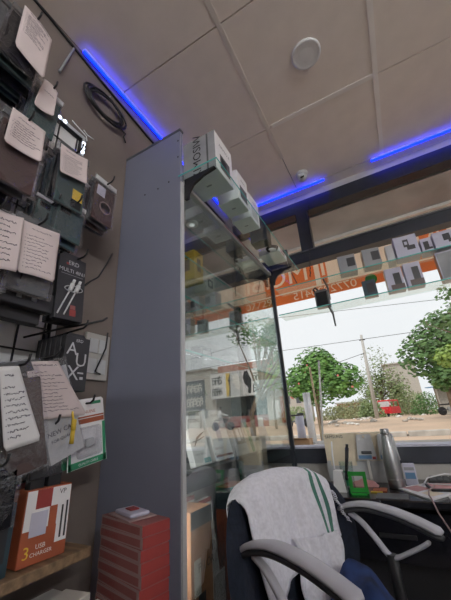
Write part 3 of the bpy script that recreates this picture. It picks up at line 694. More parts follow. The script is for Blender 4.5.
note('long white list with rounded lower corners at the left edge', -.68, lerpc([(.352, 1.172), (.392, 1.178), (.469, 1.018), (.394, 1.0)], [(.304, 1.153), (.340, 1.159), (.407, 1.019), (.341, 1.004)], -.68), 7, 11, big=1.2, m='white')
note('slanting handwritten list hooked over the screen guard packet', -.70, lerpc([(.401, 1.189), (.484, 1.203), (.586, 1.071), (.457, 1.061)], [(.348, 1.168), (.42, 1.18), (.508, 1.066), (.396, 1.057)], -.70), 8, 14, frac=(.04, .93))
# screen guard packet under the slanting note
t = thing('screen_guard_packet', 'clear packet with grey printed card hanging below the slanting note', 'packet', (-.712, .432, 1.19)); t.rotation_euler = (R(22), 0, 0)
b = B(); f = lambda s: (lambda u, v: (s*(.006*math.sin(math.pi*u)**.5+.001), (u-.5)*.10, -v*.235))
b.grid(f(1), 8, 12); b.grid(f(-1), 8, 12); part('bag', b, PLASTIC, t)
part('card', B().box((-.004, -.042, -.228), (.003, .044, -.02), bev=.001), 'lgrey', t)
lettering('NEW CASE', .015, (.0040, .0, -.165), (0, 1, 0), (0, 0, 1), 'ink', t)
lettering('FOR QUALITY', .010, (.0040, .0, -.182), (0, 1, 0), (0, 0, 1), 'ink', t)
hook(.43, 1.195, -.69, 'black wire display hook holding the screen guard packet')
# black cable boxes
def cable_box(label, X, y, z, wd, h, d, full):
    t = thing('cable_box', label, 'box', (X-d/2, y, z-h)); t.rotation_euler = (R(3.5), 0, 0)
    part('carton', B().box((-d/2, -wd/2, 0), (d/2, wd/2, h*.93), bev=.001), 'char', t)
    part('hang_tab', B().prism([(0, -wd*.42, h*.93), (0, wd*.42, h*.93), (0, wd*.3, h), (0, -wd*.3, h)], (1, 0, 0), .0015), 'char', t)
    x = d/2+.0008
    if full:
        lettering('ERD', .018, (x, .002, h*.83), (0, 1, 0), (0, 0, 1), 'lgrey', t)
        part('logo_bar', B().box((x-.0004, -.02, h*.80), (x, -.012, h*.83)), 'red', t)
        lettering('MULTI 4IN1', .0155, (x, 0, h*.71), (0, 1, 0), (0, 0, 1), 'lgrey', t, bold=1)
        part('printed_line', B().box((x-.0004, -.033, h*.65), (x, .033, h*.655)), 'grey', t)
        b = B()
        for k, (oy) in enumerate((-.006, .012)):
            b.tube([(x, oy-.028, .012), (x, oy-.01, .055), (x, oy+.003, .085)], .0022, 6)
            b.tube([(x, oy+.001, .08), (x, oy+.009, .102)], .0065, 6); b.tube([(x, oy+.009, .102), (x, oy+.0135, .116)], .0045, 6)
        part('cable_picture', b, 'lgrey', t)
        b = B(); b.tube([(x+.002, .006+.026*math.cos(a)+.006*math.sin(a), .088+.009*math.sin(a)) for a in [i*2*math.pi/20 for i in range(21)]], .0012, 5); part('loop_picture', b, 'lgrey', t)
        part('price_sticker', B().box((x-.0004, .0, .012), (x, .018, .030)), 'red', t); part('price_sticker', B().box((x-.0004, .001, .031), (x, .016, .042)), 'pink_red', t)
    return t
hook(.475, 1.485, -.70, 'black wire display hook holding the multi cable box')
cable_box('black multi charging cable box with white connector print', -.712, .472, 1.498, .082, .195, .018, True)
cable_box('plain black cable box peeking out behind the multi cable box', -.735, .486, 1.494, .082, .19, .018, False)
cable_box('black box pressed behind the plain one on the cable hook', -.757, .48, 1.494, .082, .19, .018, False)
hook(.528, 1.295, -.735, 'black wire display hook holding the aux cable boxes')
for k in range(6):
    t = cable_box(['black aux cable box with large white letters at the front', 'second aux cable box behind the lettered one', 'third aux cable box behind the lettered one', 'fourth aux cable box behind the lettered one', 'fifth aux cable box behind the lettered one', 'rearmost aux cable box against the rack'][k], -.742-k*.0215, .53, 1.285+.001*k, .076, .155, .019, False)
    t.rotation_euler = (0, 0, 0)
    if k == 0:
        x = .0103
        lettering('ERD', .012, (x, .004, .133), (0, 1, 0), (0, 0, 1), 'lgrey', t)
        lettering('A', .048, (x, -.016, .108), (0, 1, 0), (0, 0, 1), 'lgrey', t); lettering('U', .052, (x, .014, .080), (0, 1, 0), (0, 0, 1), 'lgrey', t); lettering('X', .052, (x, -.006, .044), (0, 1, 0), (0, 0, 1), 'lgrey', t)
        part('small_print', B().box((x-.0004, .008, .045), (x, .026, .049)), 'lgrey', t); part('small_print', B().box((x-.0004, .016, .03), (x, .026, .037)), 'lgrey', t)
# dark wide packs over the grid
for i, (X, y, z, wd, h) in enumerate(((-.72, .33, 1.36, .20, .05), (-.75, .31, 1.318, .22, .035))):
    t = thing('accessory_pack', ['dark wide accessory pack with four square windows above the white grid', 'flat dark accessory pack resting low over the white grid'][i], 'packet', (X, y, z-h))
    part('tray', B().box((-.03, -wd/2, 0), (.0, wd/2, h), bev=.003), 'char', t)
    if i == 0:
        for k in range(4): part('window', B().box((.0002, -.06+.035*k, .018), (.001, -.048+.035*k, .030)), 'grey', t)
    hook(y, z-.006, X+.0, 'black wire display hook holding the %s dark accessory pack' % ('wide', 'flat')[i])
solo('loose_packet', B().grid(lambda u, v: (-.735+.012*math.sin(5*u+7*v), .395+.05*u, 1.34-.04*v+.006*math.sin(9*u)), 8, 6), PLASTIC, 'crumpled clear packet beside the dark accessory packs', 'packet')
# blister cards
hook(.575, 1.098, -.735, 'black wire display hook holding the green and orange blister cards')
for k in range(5):
    t = thing('blister_card', ['white blister card with orange band and green foot at the front', 'second green-footed blister card behind the front one', 'third green-footed blister card', 'fourth green-footed blister card', 'rearmost green-footed blister card'][k], 'blister card', (-.74-.02*k, .575, 1.112)); t.rotation_euler = (R(9-4*k), 0, 0)
    w2, h = .053, .165
    part('card', B().prism([(0, -w2+.006, 0), (0, w2-.006, 0), (0, w2, -.006), (0, w2+.006, -h), (0, -w2-.006, -h), (0, -w2, -.006)], (1, 0, 0), .0015), 'green' if k else 'white', t)
    if k == 0:
        part('printed_band', B().box((.0003, -w2, -.062), (.0008, w2, -.050)), 'orange', t); part('printed_band', B().box((.0003, -w2, -.048), (.0006, w2, -.044)), 'orange', t)
        part('printed_foot', B().box((.0003, -w2-.004, -h+.001), (.0008, w2+.004, -h+.016)), 'green', t)
        part('printed_edge', B().box((.0003, w2-.006, -h), (.0008, w2+.003, -.065)), 'green', t); part('printed_edge', B().box((.0003, -w2-.003, -h), (.0008, -w2+.004, -.1)), 'green', t)
        part('printed_badge', B().box((.0003, .012, -.016), (.0008, .044, -.008)), 'green', t)
        lettering('GENUINE', .012, (.001, 0, -.034), (0, 1, 0), (0, 0, 1), 'orange', t); lettering('QUALITY CABLE', .008, (.0012, 0, -h+.008), (0, 1, 0), (0, 0, 1), 'white', t)
    part('blister', B().box((.0, -.036, -h+.022), (.016, .034, -.07), bev=.006), PLASTIC, t)
    part('plug', B().box((.002, -.012, -.12), (.010, .014, -.10), bev=.003), 'lgrey', t)
solo('gold_connector', B().lathe([(.006, 0), (.006, .022), (.004, .024)], (-.69, .508, 1.035), 10).lathe([(.005, -.03), (.005, 0)], (-.69, .508, 1.035), 10).tube([(-.69, .508, 1.05), (-.70, .508, 1.075), (-.74, .508, 1.085)], .003, 5), 'yellow', 'gold-tipped audio plug hanging beside the screen guard packet', 'plug')
for i, (y, z) in enumerate(((.47, .955), (.51, .95))):
    solo('black_clip', B().box((-.755, y-.016, z-.045), (-.735, y+.016, z), bev=.002).box((-.75, y-.006, z), (-.744, y+.006, z+.03)).tube([(-.747, y, z+.03), (-.78, y, z+.034), (XL+.02, y, z+.03)], .0025, 5), 'black', ['black charger clip hanging left of the pair under the packet', 'black charger clip hanging right of the pair under the packet'][i], 'clip')
# wall switch, wires
sw = thing('switch_board', 'off-white electrical switch board on the left wall beside the grey panel', 'switch', (XL, .715, 1.19))
part('plate', B().box((0, -.05, 0), (.014, .05, .16), bev=.003), 'wall_grey', sw)
for j in range(2):
    for i in range(2): part('switch_rocker', B().box((.0142, -.038+.04*i, .02+.07*j), (.019, -.004+.04*i, .07+.07*j), bev=.0015), 'lgrey', sw)
solo('switch_wire', B().tube([(XL+.022, .745, 1.36), (XL+.03, .735, 1.30), (XL+.03, .70, 1.215), (XL+.02, .73, 1.21)], .003, 6), 'black', 'black wire looping over the switch board', 'wire')
solo('loose_wire', B().tube([(-.74, .525, 1.43), (-.76, .56, 1.465), (-.78, .60, 1.50), (-.82, .66, 1.59), (XL+.006, .745, 1.70)], .0028, 6), 'black', 'thin dark wire curving up from the multi cable box to the panel', 'wire')
solo('wire_hook_end', B().tube([(XL+.02, .46, 1.285), (-.77, .50, 1.30), (-.72, .54, 1.312), (-.70, .57, 1.325), (-.695, .58, 1.335)], .0032, 6), 'black', 'bare black wire end sticking out above the aux boxes', 'wire')
# wooden shelf with orange box
ws = thing('wooden_shelf', 'short wooden plank shelf under the hanging packs on the left wall', 'shelf', (-.79, .2, .765))
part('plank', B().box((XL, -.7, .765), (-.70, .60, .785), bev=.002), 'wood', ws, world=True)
for y in (-.3, .40): part('bracket', B().prism([(XL, y, .764), (-.74, y, .764), (-.74, y, .755), (XL, y, .64)], (0, 1, 0), .015), 'black', ws, world=True)
pbox('charger_box', 'orange and white charger box standing on the wooden shelf', 'box', (-.752, .498, .786), (.055, .10, .135), 'orange',
     prints=[('x+', .02, .45, .98, .98, 'white'), ('x+', .72, .2, .98, .5, 'white'), ('x+', .22, .72, .55, .98, 'red'), ('x+', .15, .36, .5, .68, 'lilac'), ('x+', .53, .45, .70, .72, 'orange'), ('x+', .80, .25, .84, .7, 'char'), ('x+', .90, .25, .94, .75, 'char')],
     texts=[('x+', .14, .17, .030, '3', 'yellow'), ('x+', .42, .22, .012, 'USB', 'white'), ('x+', .45, .13, .010, 'CHARGER', 'white'), ('x+', .78, .90, .014, 'VP', 'char')], rz=R(-4))
pbox('charger_box', 'dark teal box at the left edge of the wooden shelf', 'box', (-.755, .375, .786), (.07, .10, .12), 'teal_dark', prints=[('x+', .1, .2, .9, .8, 'char')])
pbox('charger_box', 'second orange box pushed back on the wooden shelf', 'box', (-.845, .50, .786), (.06, .14, .15), 'orange', prints=[('x+', .1, .75, .9, .95, 'red')])
# grey plastic below, stock under the shelf
low = thing('low_cabinet', 'low dark cabinet in front of the grey panel carrying the red boxes', 'cabinet', (-.72, .3, 0))
part('body', B().box((XL+.002, -.5, 0), (-.50, .775, .52), bev=.003), 'char', low, world=True)
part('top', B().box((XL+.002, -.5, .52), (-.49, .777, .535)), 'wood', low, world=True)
for y in (-.1, .33): part('door', B().box((-.4995, y-.38*.5, .03), (-.487, y+.38*.5, .50), bev=.002), 'dgrey', low, world=True)
lab7 = ['topmost', 'second', 'third', 'fourth', 'fifth', 'sixth', 'seventh', 'eighth', 'ninth', 'tenth', 'eleventh', 'twelfth', 'lowest']
hb = .0225
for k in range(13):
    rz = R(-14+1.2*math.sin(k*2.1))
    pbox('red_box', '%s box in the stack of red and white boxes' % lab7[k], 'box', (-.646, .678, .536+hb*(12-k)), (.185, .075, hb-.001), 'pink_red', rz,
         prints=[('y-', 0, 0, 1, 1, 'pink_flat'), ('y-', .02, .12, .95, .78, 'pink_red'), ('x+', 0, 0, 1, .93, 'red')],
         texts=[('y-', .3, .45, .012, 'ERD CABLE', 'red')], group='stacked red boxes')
pk = thing('accessory_blister', 'white and red blister packet lying on top of the red box stack', 'packet', (-.655, .678, .536+hb*13), R(70))
part('card', B().box((-.036, -.06, 0), (.036, .06, .003), bev=.001), 'pink_flat', pk)
part('blister', B().box((-.026, -.045, .003), (.026, .045, .012), bev=.004), 'lilac', pk); part('plug', B().box((-.012, -.016, .0125), (.012, .016, .016), bev=.002), 'red', pk)
pbox('white_box', 'small white box in front of the red box stack', 'box', (-.625, .555, .536), (.075, .06, .165), 'white', R(-10), prints=[('y-', .1, .2, .9, .8, 'lilac')])
pbox('white_box', 'flat white box beside the red box stack near the wooden shelf', 'box', (-.712, .545, .536), (.07, .09, .17), 'offwhite', R(8))
for k in range(3): pbox('white_box', ['pale box under the wooden shelf nearest the wall corner', 'pale box under the wooden shelf in the middle', 'pale box under the wooden shelf at the left edge'][k], 'box', (-.83, .60-.12*k, .536), (.10, .09, .13-.02*k), 'offwhite', R(5*k))

sc_ = thing('shade_cabinet', 'tall grey cabinet added behind the viewer to shade the lower left', 'cabinet', (.45, -.90, 0))  # unseen cabinet added to block tube light from the lower left
part('body', B().box((-1.1, -.15, 0), (1.2, .14, 1.72), bev=.004), 'grey', sc_)
for i in range(4):
    d = part('door', B().box((-1.08+.57*i, .14, .06), (-1.08+.57*i+.55, .158, 1.68), bev=.002), 'lgrey', sc_); part('handle', B().box((-1.08+.57*i+.48, .158, .7), (-1.08+.57*i+.50, .172, .85), bev=.002), 'steel', d)

# ================================================================== DESK
desk = thing('desk', 'black office desk under the shop window', 'desk', (.4, 1.7, 0))
part('desk_top', B().box((-.405, 1.49, .695), (1.5, 1.935, .72), bev=.004), 'black_gloss', desk, world=True)
part('side_panel', B().box((-.385, 1.53, 0), (-.36, 1.92, .695)), 'black', desk, world=True)
part('side_panel', B().box((1.45, 1.53, 0), (1.475, 1.92, .695)), 'char', desk, world=True)
part('modesty_panel', B().box((-.36, 1.60, .05), (1.45, 1.615, .695)), 'black', desk, world=True)
for x in (-.34, .12): 
    d = part('drawer', B().box((x, 1.555, .50), (x+.43, 1.60, .67), bev=.004), 'black_gloss', desk, world=True)
    part('handle', B().box((x+.15, 1.546, .58), (x+.28, 1.555, .595), bev=.002), 'black', d, world=True)
zd = .7202
# samsung box
pbox('phone_carton', 'wide cream carton lettered in black standing at the back of the desk', 'box', (-.245, 1.862, zd), (.325, .07, .222), 'cream', texts=[('y-', .17, .93, .020, 'SAMSUNG', 'char')], prints=[('y-', .0, .0, 1, .42, 'lgrey'), ('y-', .06, .32, .45, .5, 'cream')])
for k, x in enumerate((-.205, -.105)):
    t = thing('adapter_card', ['grey blister card, left of the two leaning on the cream carton', 'grey blister card, right of the two, half behind the steel bottle'][k], 'blister card', (x, 1.806, zd+.098)); t.rotation_euler = (R(-5), 0, 0)
    part('card', B().prism([(-.045, 0, 0), (.045, 0, 0), (.036, 0, .108), (.03, 0, .117), (-.03, 0, .117), (-.036, 0, .108)], (0, -1, 0), .002), 'lgrey', t)
    part('printed_foot', B().box((-.038, -.0016, .006), (.022, -.0004, .022)), 'sheet_blue', t); part('printed_spot', B().box((.024, -.0016, .004), (.04, -.0004, .016)), 'red', t)
    part('blister', B().box((-.022, -.008, .028), (.026, -.0005, .042), bev=.003), 'dgrey', t); part('hang_hole', B().lathe([(.006, 0), (.006, .001)], (0, -.0012, .106), 12, Matrix.Rotation(R(90), 3, 'X')), 'cream', t)
    part('easel', B().box((-.006, .003, -.097), (.006, .008, .06)), 'offwhite', t)
# steel bottle
bt = thing('steel_bottle', 'tall brushed steel water bottle standing on the desk', 'bottle', (-.096, 1.714, zd))
part('body', B().lathe([(.030, 0), (.034, .003), (.0345, .03), (.0345, .10), (.0335, .125), (.030, .15), (.0255, .172), (.0215, .192), (.0195, .21), (.0188, .218)], n=32), 'steel', bt)
part('cap', B().lathe([(.0186, .2185), (.0190, .220), (.0190, .238), (.0175, .241), (.002, .241)], n=32), 'steel', bt)
part('seam_ring', B().lathe([(.0347, .035), (.0352, .036), (.0347, .037)], n=32), 'chrome', bt)
# router-like white charger
rt = thing('wifi_adapter', 'white wedge-shaped charger with upright antenna on the desk corner', 'adapter', (-.316, 1.60, zd))
part('body', B().prism([(-.028, -.02, 0), (.026, -.02, 0), (.018, -.02, .082), (-.018, -.02, .082)], (0, -1, 0), .04), 'bright_white', rt)
part('side_vent', B().prism([(.0265, -.018, .002), (.0265, .018, .002), (.0187, .018, .078), (.0187, -.018, .078)], (1, 0, .1), .0005), 'grey', rt)
part('antenna', B().tube([(-.014, .0, .08), (-.013, .0, .14), (-.006, .0, .20)], [.004, .004, .003], 8), 'white', rt)
# glass tumbler with pen and black stick
tb = thing('glass_tumbler', 'small clear glass holding a green packet beside the white charger', 'glass', (-.295, 1.70, zd))
part('glass', B().lathe([(.026, 0), (.031, .105), (.029, .105), (.024, .004), (.002, .004)], n=20), SHELF_GLASS, tb)
pbox('green_packet', 'green and white packet standing in the small glass', 'packet', (-.295, 1.70, zd+.006), (.03, .02, .06), 'green', prints=[('y-', .1, .5, .9, .9, 'white')])
solo('black_marker', B().tube([(-.302, 1.69, zd+.03), (-.285, 1.695, zd+.115), (-.275, 1.70, zd+.165)], [.007, .008, .009], 10).tube([(-.275, 1.70, zd+.165), (-.272, 1.70, zd+.18)], .0065, 10), 'black', 'black marker pen leaning in the small glass', 'marker')
# green stand
gs = thing('phone_stand', 'bright green plastic phone stand on the front of the desk', 'phone stand', (-.235, 1.565, zd), R(4))
b = B().box((-.036, -.006, 0), (-.022, .004, .082)).box((.022, -.006, 0), (.036, .004, .082)).box((-.022, -.006, .066), (.022, .004, .082)).box((-.022, -.006, .0), (.022, .004, .022))
part('frame', b, 'lime', gs).rotation_euler = (R(-12), 0, 0)
part('foot', B().box((-.034, .0, 0), (.034, .06, .006), bev=.001), 'green', gs); part('lip', B().box((-.03, -.028, 0), (.03, -.004, .008), bev=.001), 'lime', gs)
b = B().grid(lambda u, v: (-.30+.16*u, 1.70+.05*v, zd+.001+.040*math.sin(math.pi*u)**.6*math.sin(math.pi*v)**.6+.004*math.sin(17*u)*math.sin(math.pi*v)), 16, 10)
b.grid(lambda u, v: (-.30+.16*u, 1.70+.05*v, zd+.001), 2, 2)
o = solo('pink_pouch', b, 'pink', 'dusty pink crumpled pouch behind the green stand', 'pouch'); o.location.x -= .012; o.location.y += .015; o.scale = (.75, 1, .7)
mt = B().box((-.17, 1.60, zd), (-.11, 1.66, zd+.002)); mt.mi = 1
solo('printed_card', B().box((-.165, 1.62, zd), (-.135, 1.69, zd+.004)).box((-.19, 1.63, zd), (-.166, 1.68, zd+.003)), 'orange', 'small orange printed card lying beside the bottle', 'card')
solo('yellow_sachet', B().box((-.196, 1.60, zd), (-.150, 1.615, zd+.004), bev=.001), 'yellow', 'small yellow sachet in front of the orange card', 'sachet')
mt.bm.free()
solo('mouse_pad', B().box((-.17, 1.50, zd), (-.055, 1.59, zd+.003), bev=.001), 'dgrey', 'dark flat pad at the front desk edge below the bottle', 'pad')
pbox('memory_box', 'small grey and blue carton behind the steel bottle', 'box', (-.035, 1.80, zd), (.05, .04, .085), 'lilac', prints=[('y-', .1, .3, .9, .6, 'sheet_blue'), ('y-', .1, .7, .9, .85, 'grey')])
# papers, black pad and phone
pp = [(-.098, 1.69), (.034, 1.825), (.16, 1.70), (.02, 1.50)]
nb = thing('magazine', 'pink and white printed magazine lying open on the desk', 'magazine', (.03, 1.68, zd))
part('pages', B().prism([(x, y, zd+.006) for x, y in pp], (0, 0, 1), .0055), 'white', nb, world=True)
part('printed_panel', B().prism([(-.075, 1.69, zd+.0064), (-.02, 1.745, zd+.0064), (.03, 1.69, zd+.0064), (-.02, 1.62, zd+.0064)], (0, 0, 1), .0003), 'pink', nb, world=True)
part('printed_panel', B().prism([(-.01, 1.60, zd+.0064), (.03, 1.65, zd+.0064), (.07, 1.60, zd+.0064), (.025, 1.545, zd+.0064)], (0, 0, 1), .0003), 'cream', nb, world=True)
part('printed_panel', B().prism([(-.005, 1.76, zd+.0064), (.03, 1.795, zd+.0064), (.06, 1.77, zd+.0064), (.02, 1.735, zd+.0064)], (0, 0, 1), .0003), 'lilac', nb, world=True)
tp = thing('tablet', 'dark tablet with pinkish screen on the magazine', 'tablet', (.12, 1.70, zd+.0065), R(8))
part('body', B().box((-.10, -.06, 0), (.12, .06, .010), bev=.004), 'black', tp); part('screen', B().box((-.092, -.053, .0102), (.112, .053, .0106)), 'pink', tp)
pbox('white_sheet', 'white folded sheet at the right front edge of the desk', 'paper', (.15, 1.55, zd), (.14, .07, .004), 'white', R(5))
kb2 = thing('keyboard', 'low black keyboard along the back of the desk at right', 'keyboard', (.22, 1.84, zd))
part('body', B().box((-.19, -.055, 0), (.2, .055, .018), bev=.004), 'black', kb2)
km = B().box((-.011, -.010, 0), (.011, .010, .006), bev=.002).mesh('key'); km.materials.append(M['dgrey'])
for i in range(14):
    for j in range(4):
        o = link(bpy.data.objects.new('key', km)); o.parent = kb2; o.location = (-.17+.026*i, -.039+.026*j, .018)
b = B().tube([(.19, 1.81, zd+.035), (.10, 1.80, zd+.045), (.03, 1.79, zd+.03), (.01, 1.76, zd+.012), (.04, 1.72, zd+.018), (.10, 1.69, zd+.022), (.17, 1.67, zd+.024)], .0028, 7)
solo('white_cable', b, 'white', 'white charging cable looping over the keyboard and tablet', 'cable')
b = B().tube([(.045, 1.66, zd+.022), (.02, 1.60, zd+.016), (.015, 1.53, zd+.013), (.02, 1.485, zd+.010), (.03, 1.470, zd-.03), (.06, 1.465, zd-.10), (.12, 1.465, zd-.19), (.2, 1.465, zd-.22), (.3, 1.48, zd-.16)], .0028, 7)
solo('earphone_cable', b, 'pink_flat', 'thin beige cable drooping off the front edge of the desk', 'cable')

# ================================================================== OFFICE CHAIR
CH = thing('office_chair', 'navy office chair with grey loop armrests', 'chair', (-.374, 1.076, 0), R(-21))
hwz = [(.46, .21), (.52, .25), (.60, .285), (.68, .297), (.745, .285), (.795, .26), (.825, .225), (.84, .16)]
def hw(z):
    for (a, p), (c, q) in zip(hwz, hwz[1:]):
        if z <= c: return p+(q-p)*(z-a)/(c-a)
    return hwz[-1][1]
def lean(z): return -.02-(z-.5)*.16
b = B()
def bf(s):
    def f(u, v):
        z = .46+.383*v; h_ = hw(z) if v < 1 else .10; y = (u*2-1)*h_
        e = max(0, 1-abs(u*2-1)**5)**.5*max(0, 1-abs(v*2-1)**8)**.5
        return (lean(z)+.10*(y/.23)**2*.5+s*.027*e, y, z)
    return f
b.grid(bf(1), 18, 18); b.grid(bf(-1), 18, 18); part('backrest', b, 'navy', CH)
part('back_shell', B().tube([(-.05, 0, .40), (-.075, 0, .48), (-.08, 0, .62)], [.03, .03, .02], 10), 'black', CH)
b = B()
def sf(s):
    def f(u, v):
        x = -.02+.45*u; y = (v*2-1)*.235*(1-.12*(u-.5)**2*2); e = max(0, 1-abs(u*2-1)**6)**.5*max(0, 1-abs(v*2-1)**6)**.5
        return (x, y, .425+(s*.045*e if s > 0 else s*.02*e))
    return f
b.grid(sf(1), 14, 14); b.grid(sf(-1), 14, 14); part('seat', b, 'navy', CH)
part('column', B().lathe([(.03, .08), (.03, .25), (.022, .25), (.022, .42)], (.2, 0, 0), 16), 'black', CH)
for k in range(5):
    a = 2*math.pi*k/5+.3; d = Vector((math.cos(a), math.sin(a), 0)); c = Vector((.2, 0, 0))
    lg = part('leg', B().tube([c+Vector((0, 0, .10)), c+d*.15+Vector((0, 0, .095)), c+d*.27+Vector((0, 0, .065))], [.03, .024, .018], 8), 'black', CH)
    part('castor', B().lathe([(.026, -.02), (.028, 0), (.026, .02)], c+d*.27+Vector((0, 0, .029)), 14, Matrix.Rotation(a+R(90), 3, 'Z') @ Matrix.Rotation(R(90), 3, 'X')), 'char', lg)
def sweep(b, pts, wd, th, n=10):
    """padded strip along pts in the x-z plane at y"""
    P = [Vector(p) for p in pts]; rings = []
    for i, p in enumerate(P):
        d = (P[min(i+1, len(P)-1)]-P[max(i-1, 0)]).normalized(); nn = Vector((0, 1, 0)).cross(d).normalized()
        w_ = wd*(.55 if i in (0, len(P)-1) else 1); t_ = th*(.5 if i in (0, len(P)-1) else 1)
        rings.append([b.bm.verts.new(p+Vector((0, 1, 0))*w_*math.copysign(abs(math.cos(a))**.6, math.cos(a))+nn*t_*math.copysign(abs(math.sin(a))**.6, math.sin(a))) for a in [2*math.pi*k/n for k in range(n)]])
    for A, C in zip(rings, rings[1:]):
        for k in range(n): b._f((A[k], A[(k+1) % n], C[(k+1) % n], C[k]), True)
    b._f(rings[0][::-1]); b._f(rings[-1]); return b
def bez(pts, n=18):
    out = []; P = [Vector(p) for p in pts]
    P = [P[0]*2-P[1]]+P+[P[-1]*2-P[-2]]
    for i in range(1, len(P)-2):
        for k in range(6):
            t = k/6; a, c, d, e = P[i-1:i+3]
            out.append(.5*((2*c)+(d-a)*t+(2*a-5*c+4*d-e)*t*t+(-a+3*c-3*d+e)*t**3))
    out.append(P[-2]); return out
for s in (-1, 1):
    y = .235*s+.018
    arc = [(.01, y, .724), (.04, y, .738), (.11, y, .750), (.19, y, .744), (.26, y, .728), (.325, y, .706)]
    ar = part('armrest', sweep(B(), bez(arc), .025, .0075), 'arm_grey', CH)
    part('arm_base', sweep(B(), bez([(p[0], p[1], p[2]-.014) for p in arc]), .021, .008), 'char', ar)
    part('loop', sweep(B(), bez([(.04, y, .72), (.085, y, .695), (.125, y, .655), (.155, y, .622), (.18, y, .620), (.22, y, .640), (.26, y, .662), (.285, y, .678)]), .012, .006), 'arm_grey', ar)
    part('post', B().tube([(.165, y, .625), (.165, y*.99, .56), (.17, y*.97, .46), (.17, y*.8, .405), (.17, y*.4, .40)], [.016, .017, .018, .018, .018], 10), 'black', ar)
# towel over the backrest
TW0 = 0
tw = thing('towel', 'white cotton towel with green edge stripes draped over the chair back', 'towel', (-.374, 1.076, 0), R(-21))
def towel(u, v):
    # u across the width (near side -> far side), v from back hem over the top to front hem
    y = -.205+.405*u
    top = .846-.028*((y-.02)/.21)**2-.02*max(0, (abs(y)-.16)/.05)
    L = v*.62
    wr = .006*math.sin(24*u+5*v)+.004*math.sin(43*u-9*v)+.003*math.sin(15*v+9*u)
    if L < .30: x, z, k = -.044, top-(.30-L), -1
    elif L < .38:
        a = (L-.30)/.08*math.pi; x = -.044*math.cos(a); z = top+.026*math.sin(a); k = 0
    else: x, z, k = .044, top-(L-.38)*(1.12-.5*u), 1
    xx = lean(min(z, .87))+.05*(y/.23)**2+x+(wr if k == 1 else wr*.4)
    if k == 1: y += .16*(.5-u)*0+(L-.38)*(.22*(1-u))   # near edge slants inward on the front
    return (xx, y, z)
b = B().grid(towel, 40, 44, cols=lambda u, v: 1 if (.845 < u < .87 or .90 < u < .925) else 0)
o = part('cloth', b, ['towel', 'towel_green'], tw); so = o.modifiers.new('solid', 'SOLIDIFY'); so.thickness = .004; so.offset = 0
def fold(u, v):
    y = -.02+.19*u; z = .70-.15*v*(.9+.25*math.sin(3*u))-.02*math.sin(2.2*u); 
    return (lean(z)+.05*(y/.23)**2+.060+.006*math.sin(14*u+3*v)+.004*math.sin(31*u), y+.01*math.sin(6*v), z)
o = part('lower_fold', B().grid(fold, 30, 20), 'towel', tw); so = o.modifiers.new('solid', 'SOLIDIFY'); so.thickness = .004; so.offset = 0
b = B()
for i in range(16):
    z = .79-.006*i; yy = .205+.002*i+.003*math.sin(i); xx = lean(z)+.05*(yy/.23)**2+.043
    b.tube([(xx, yy-.006, z), (xx+.004, yy+.006, z-.004), (xx+.003, yy+.012+.004*math.sin(i*3), z-.010)], .0016, 4)
part('fringe', b, 'towel', tw)
# blue jacket heaped on the seat
def heap(u, v):
    x = .035+.40*u; y = -.20+.41*v
    e = (math.sin(math.pi*min(1, u*1.05))**.45)*(math.sin(math.pi*v)**.4)
    h = .08+.10*math.exp(-((u-.10)**2)/.05)*(.35+.65*v)+.10*math.exp(-((v-.70-.25*math.sin(2.5*u)*.3)**2)/.03)*(1-.5*u)+.020*math.sin(11*u+7*v)+.016*math.sin(19*v-8*u)+.008*math.sin(31*u+13*v)
    return (x, y, .462+max(.0, h*e))
b = B().grid(heap, 36, 36); b.grid(lambda u, v: (.035+.40*u, -.20+.41*v, .462), 4, 4)
jk = thing('jacket', 'crumpled royal blue jacket heaped on the chair seat', 'jacket', (-.374, 1.076, 0), R(-21))
part('cloth', b, 'blue_cloth', jk)

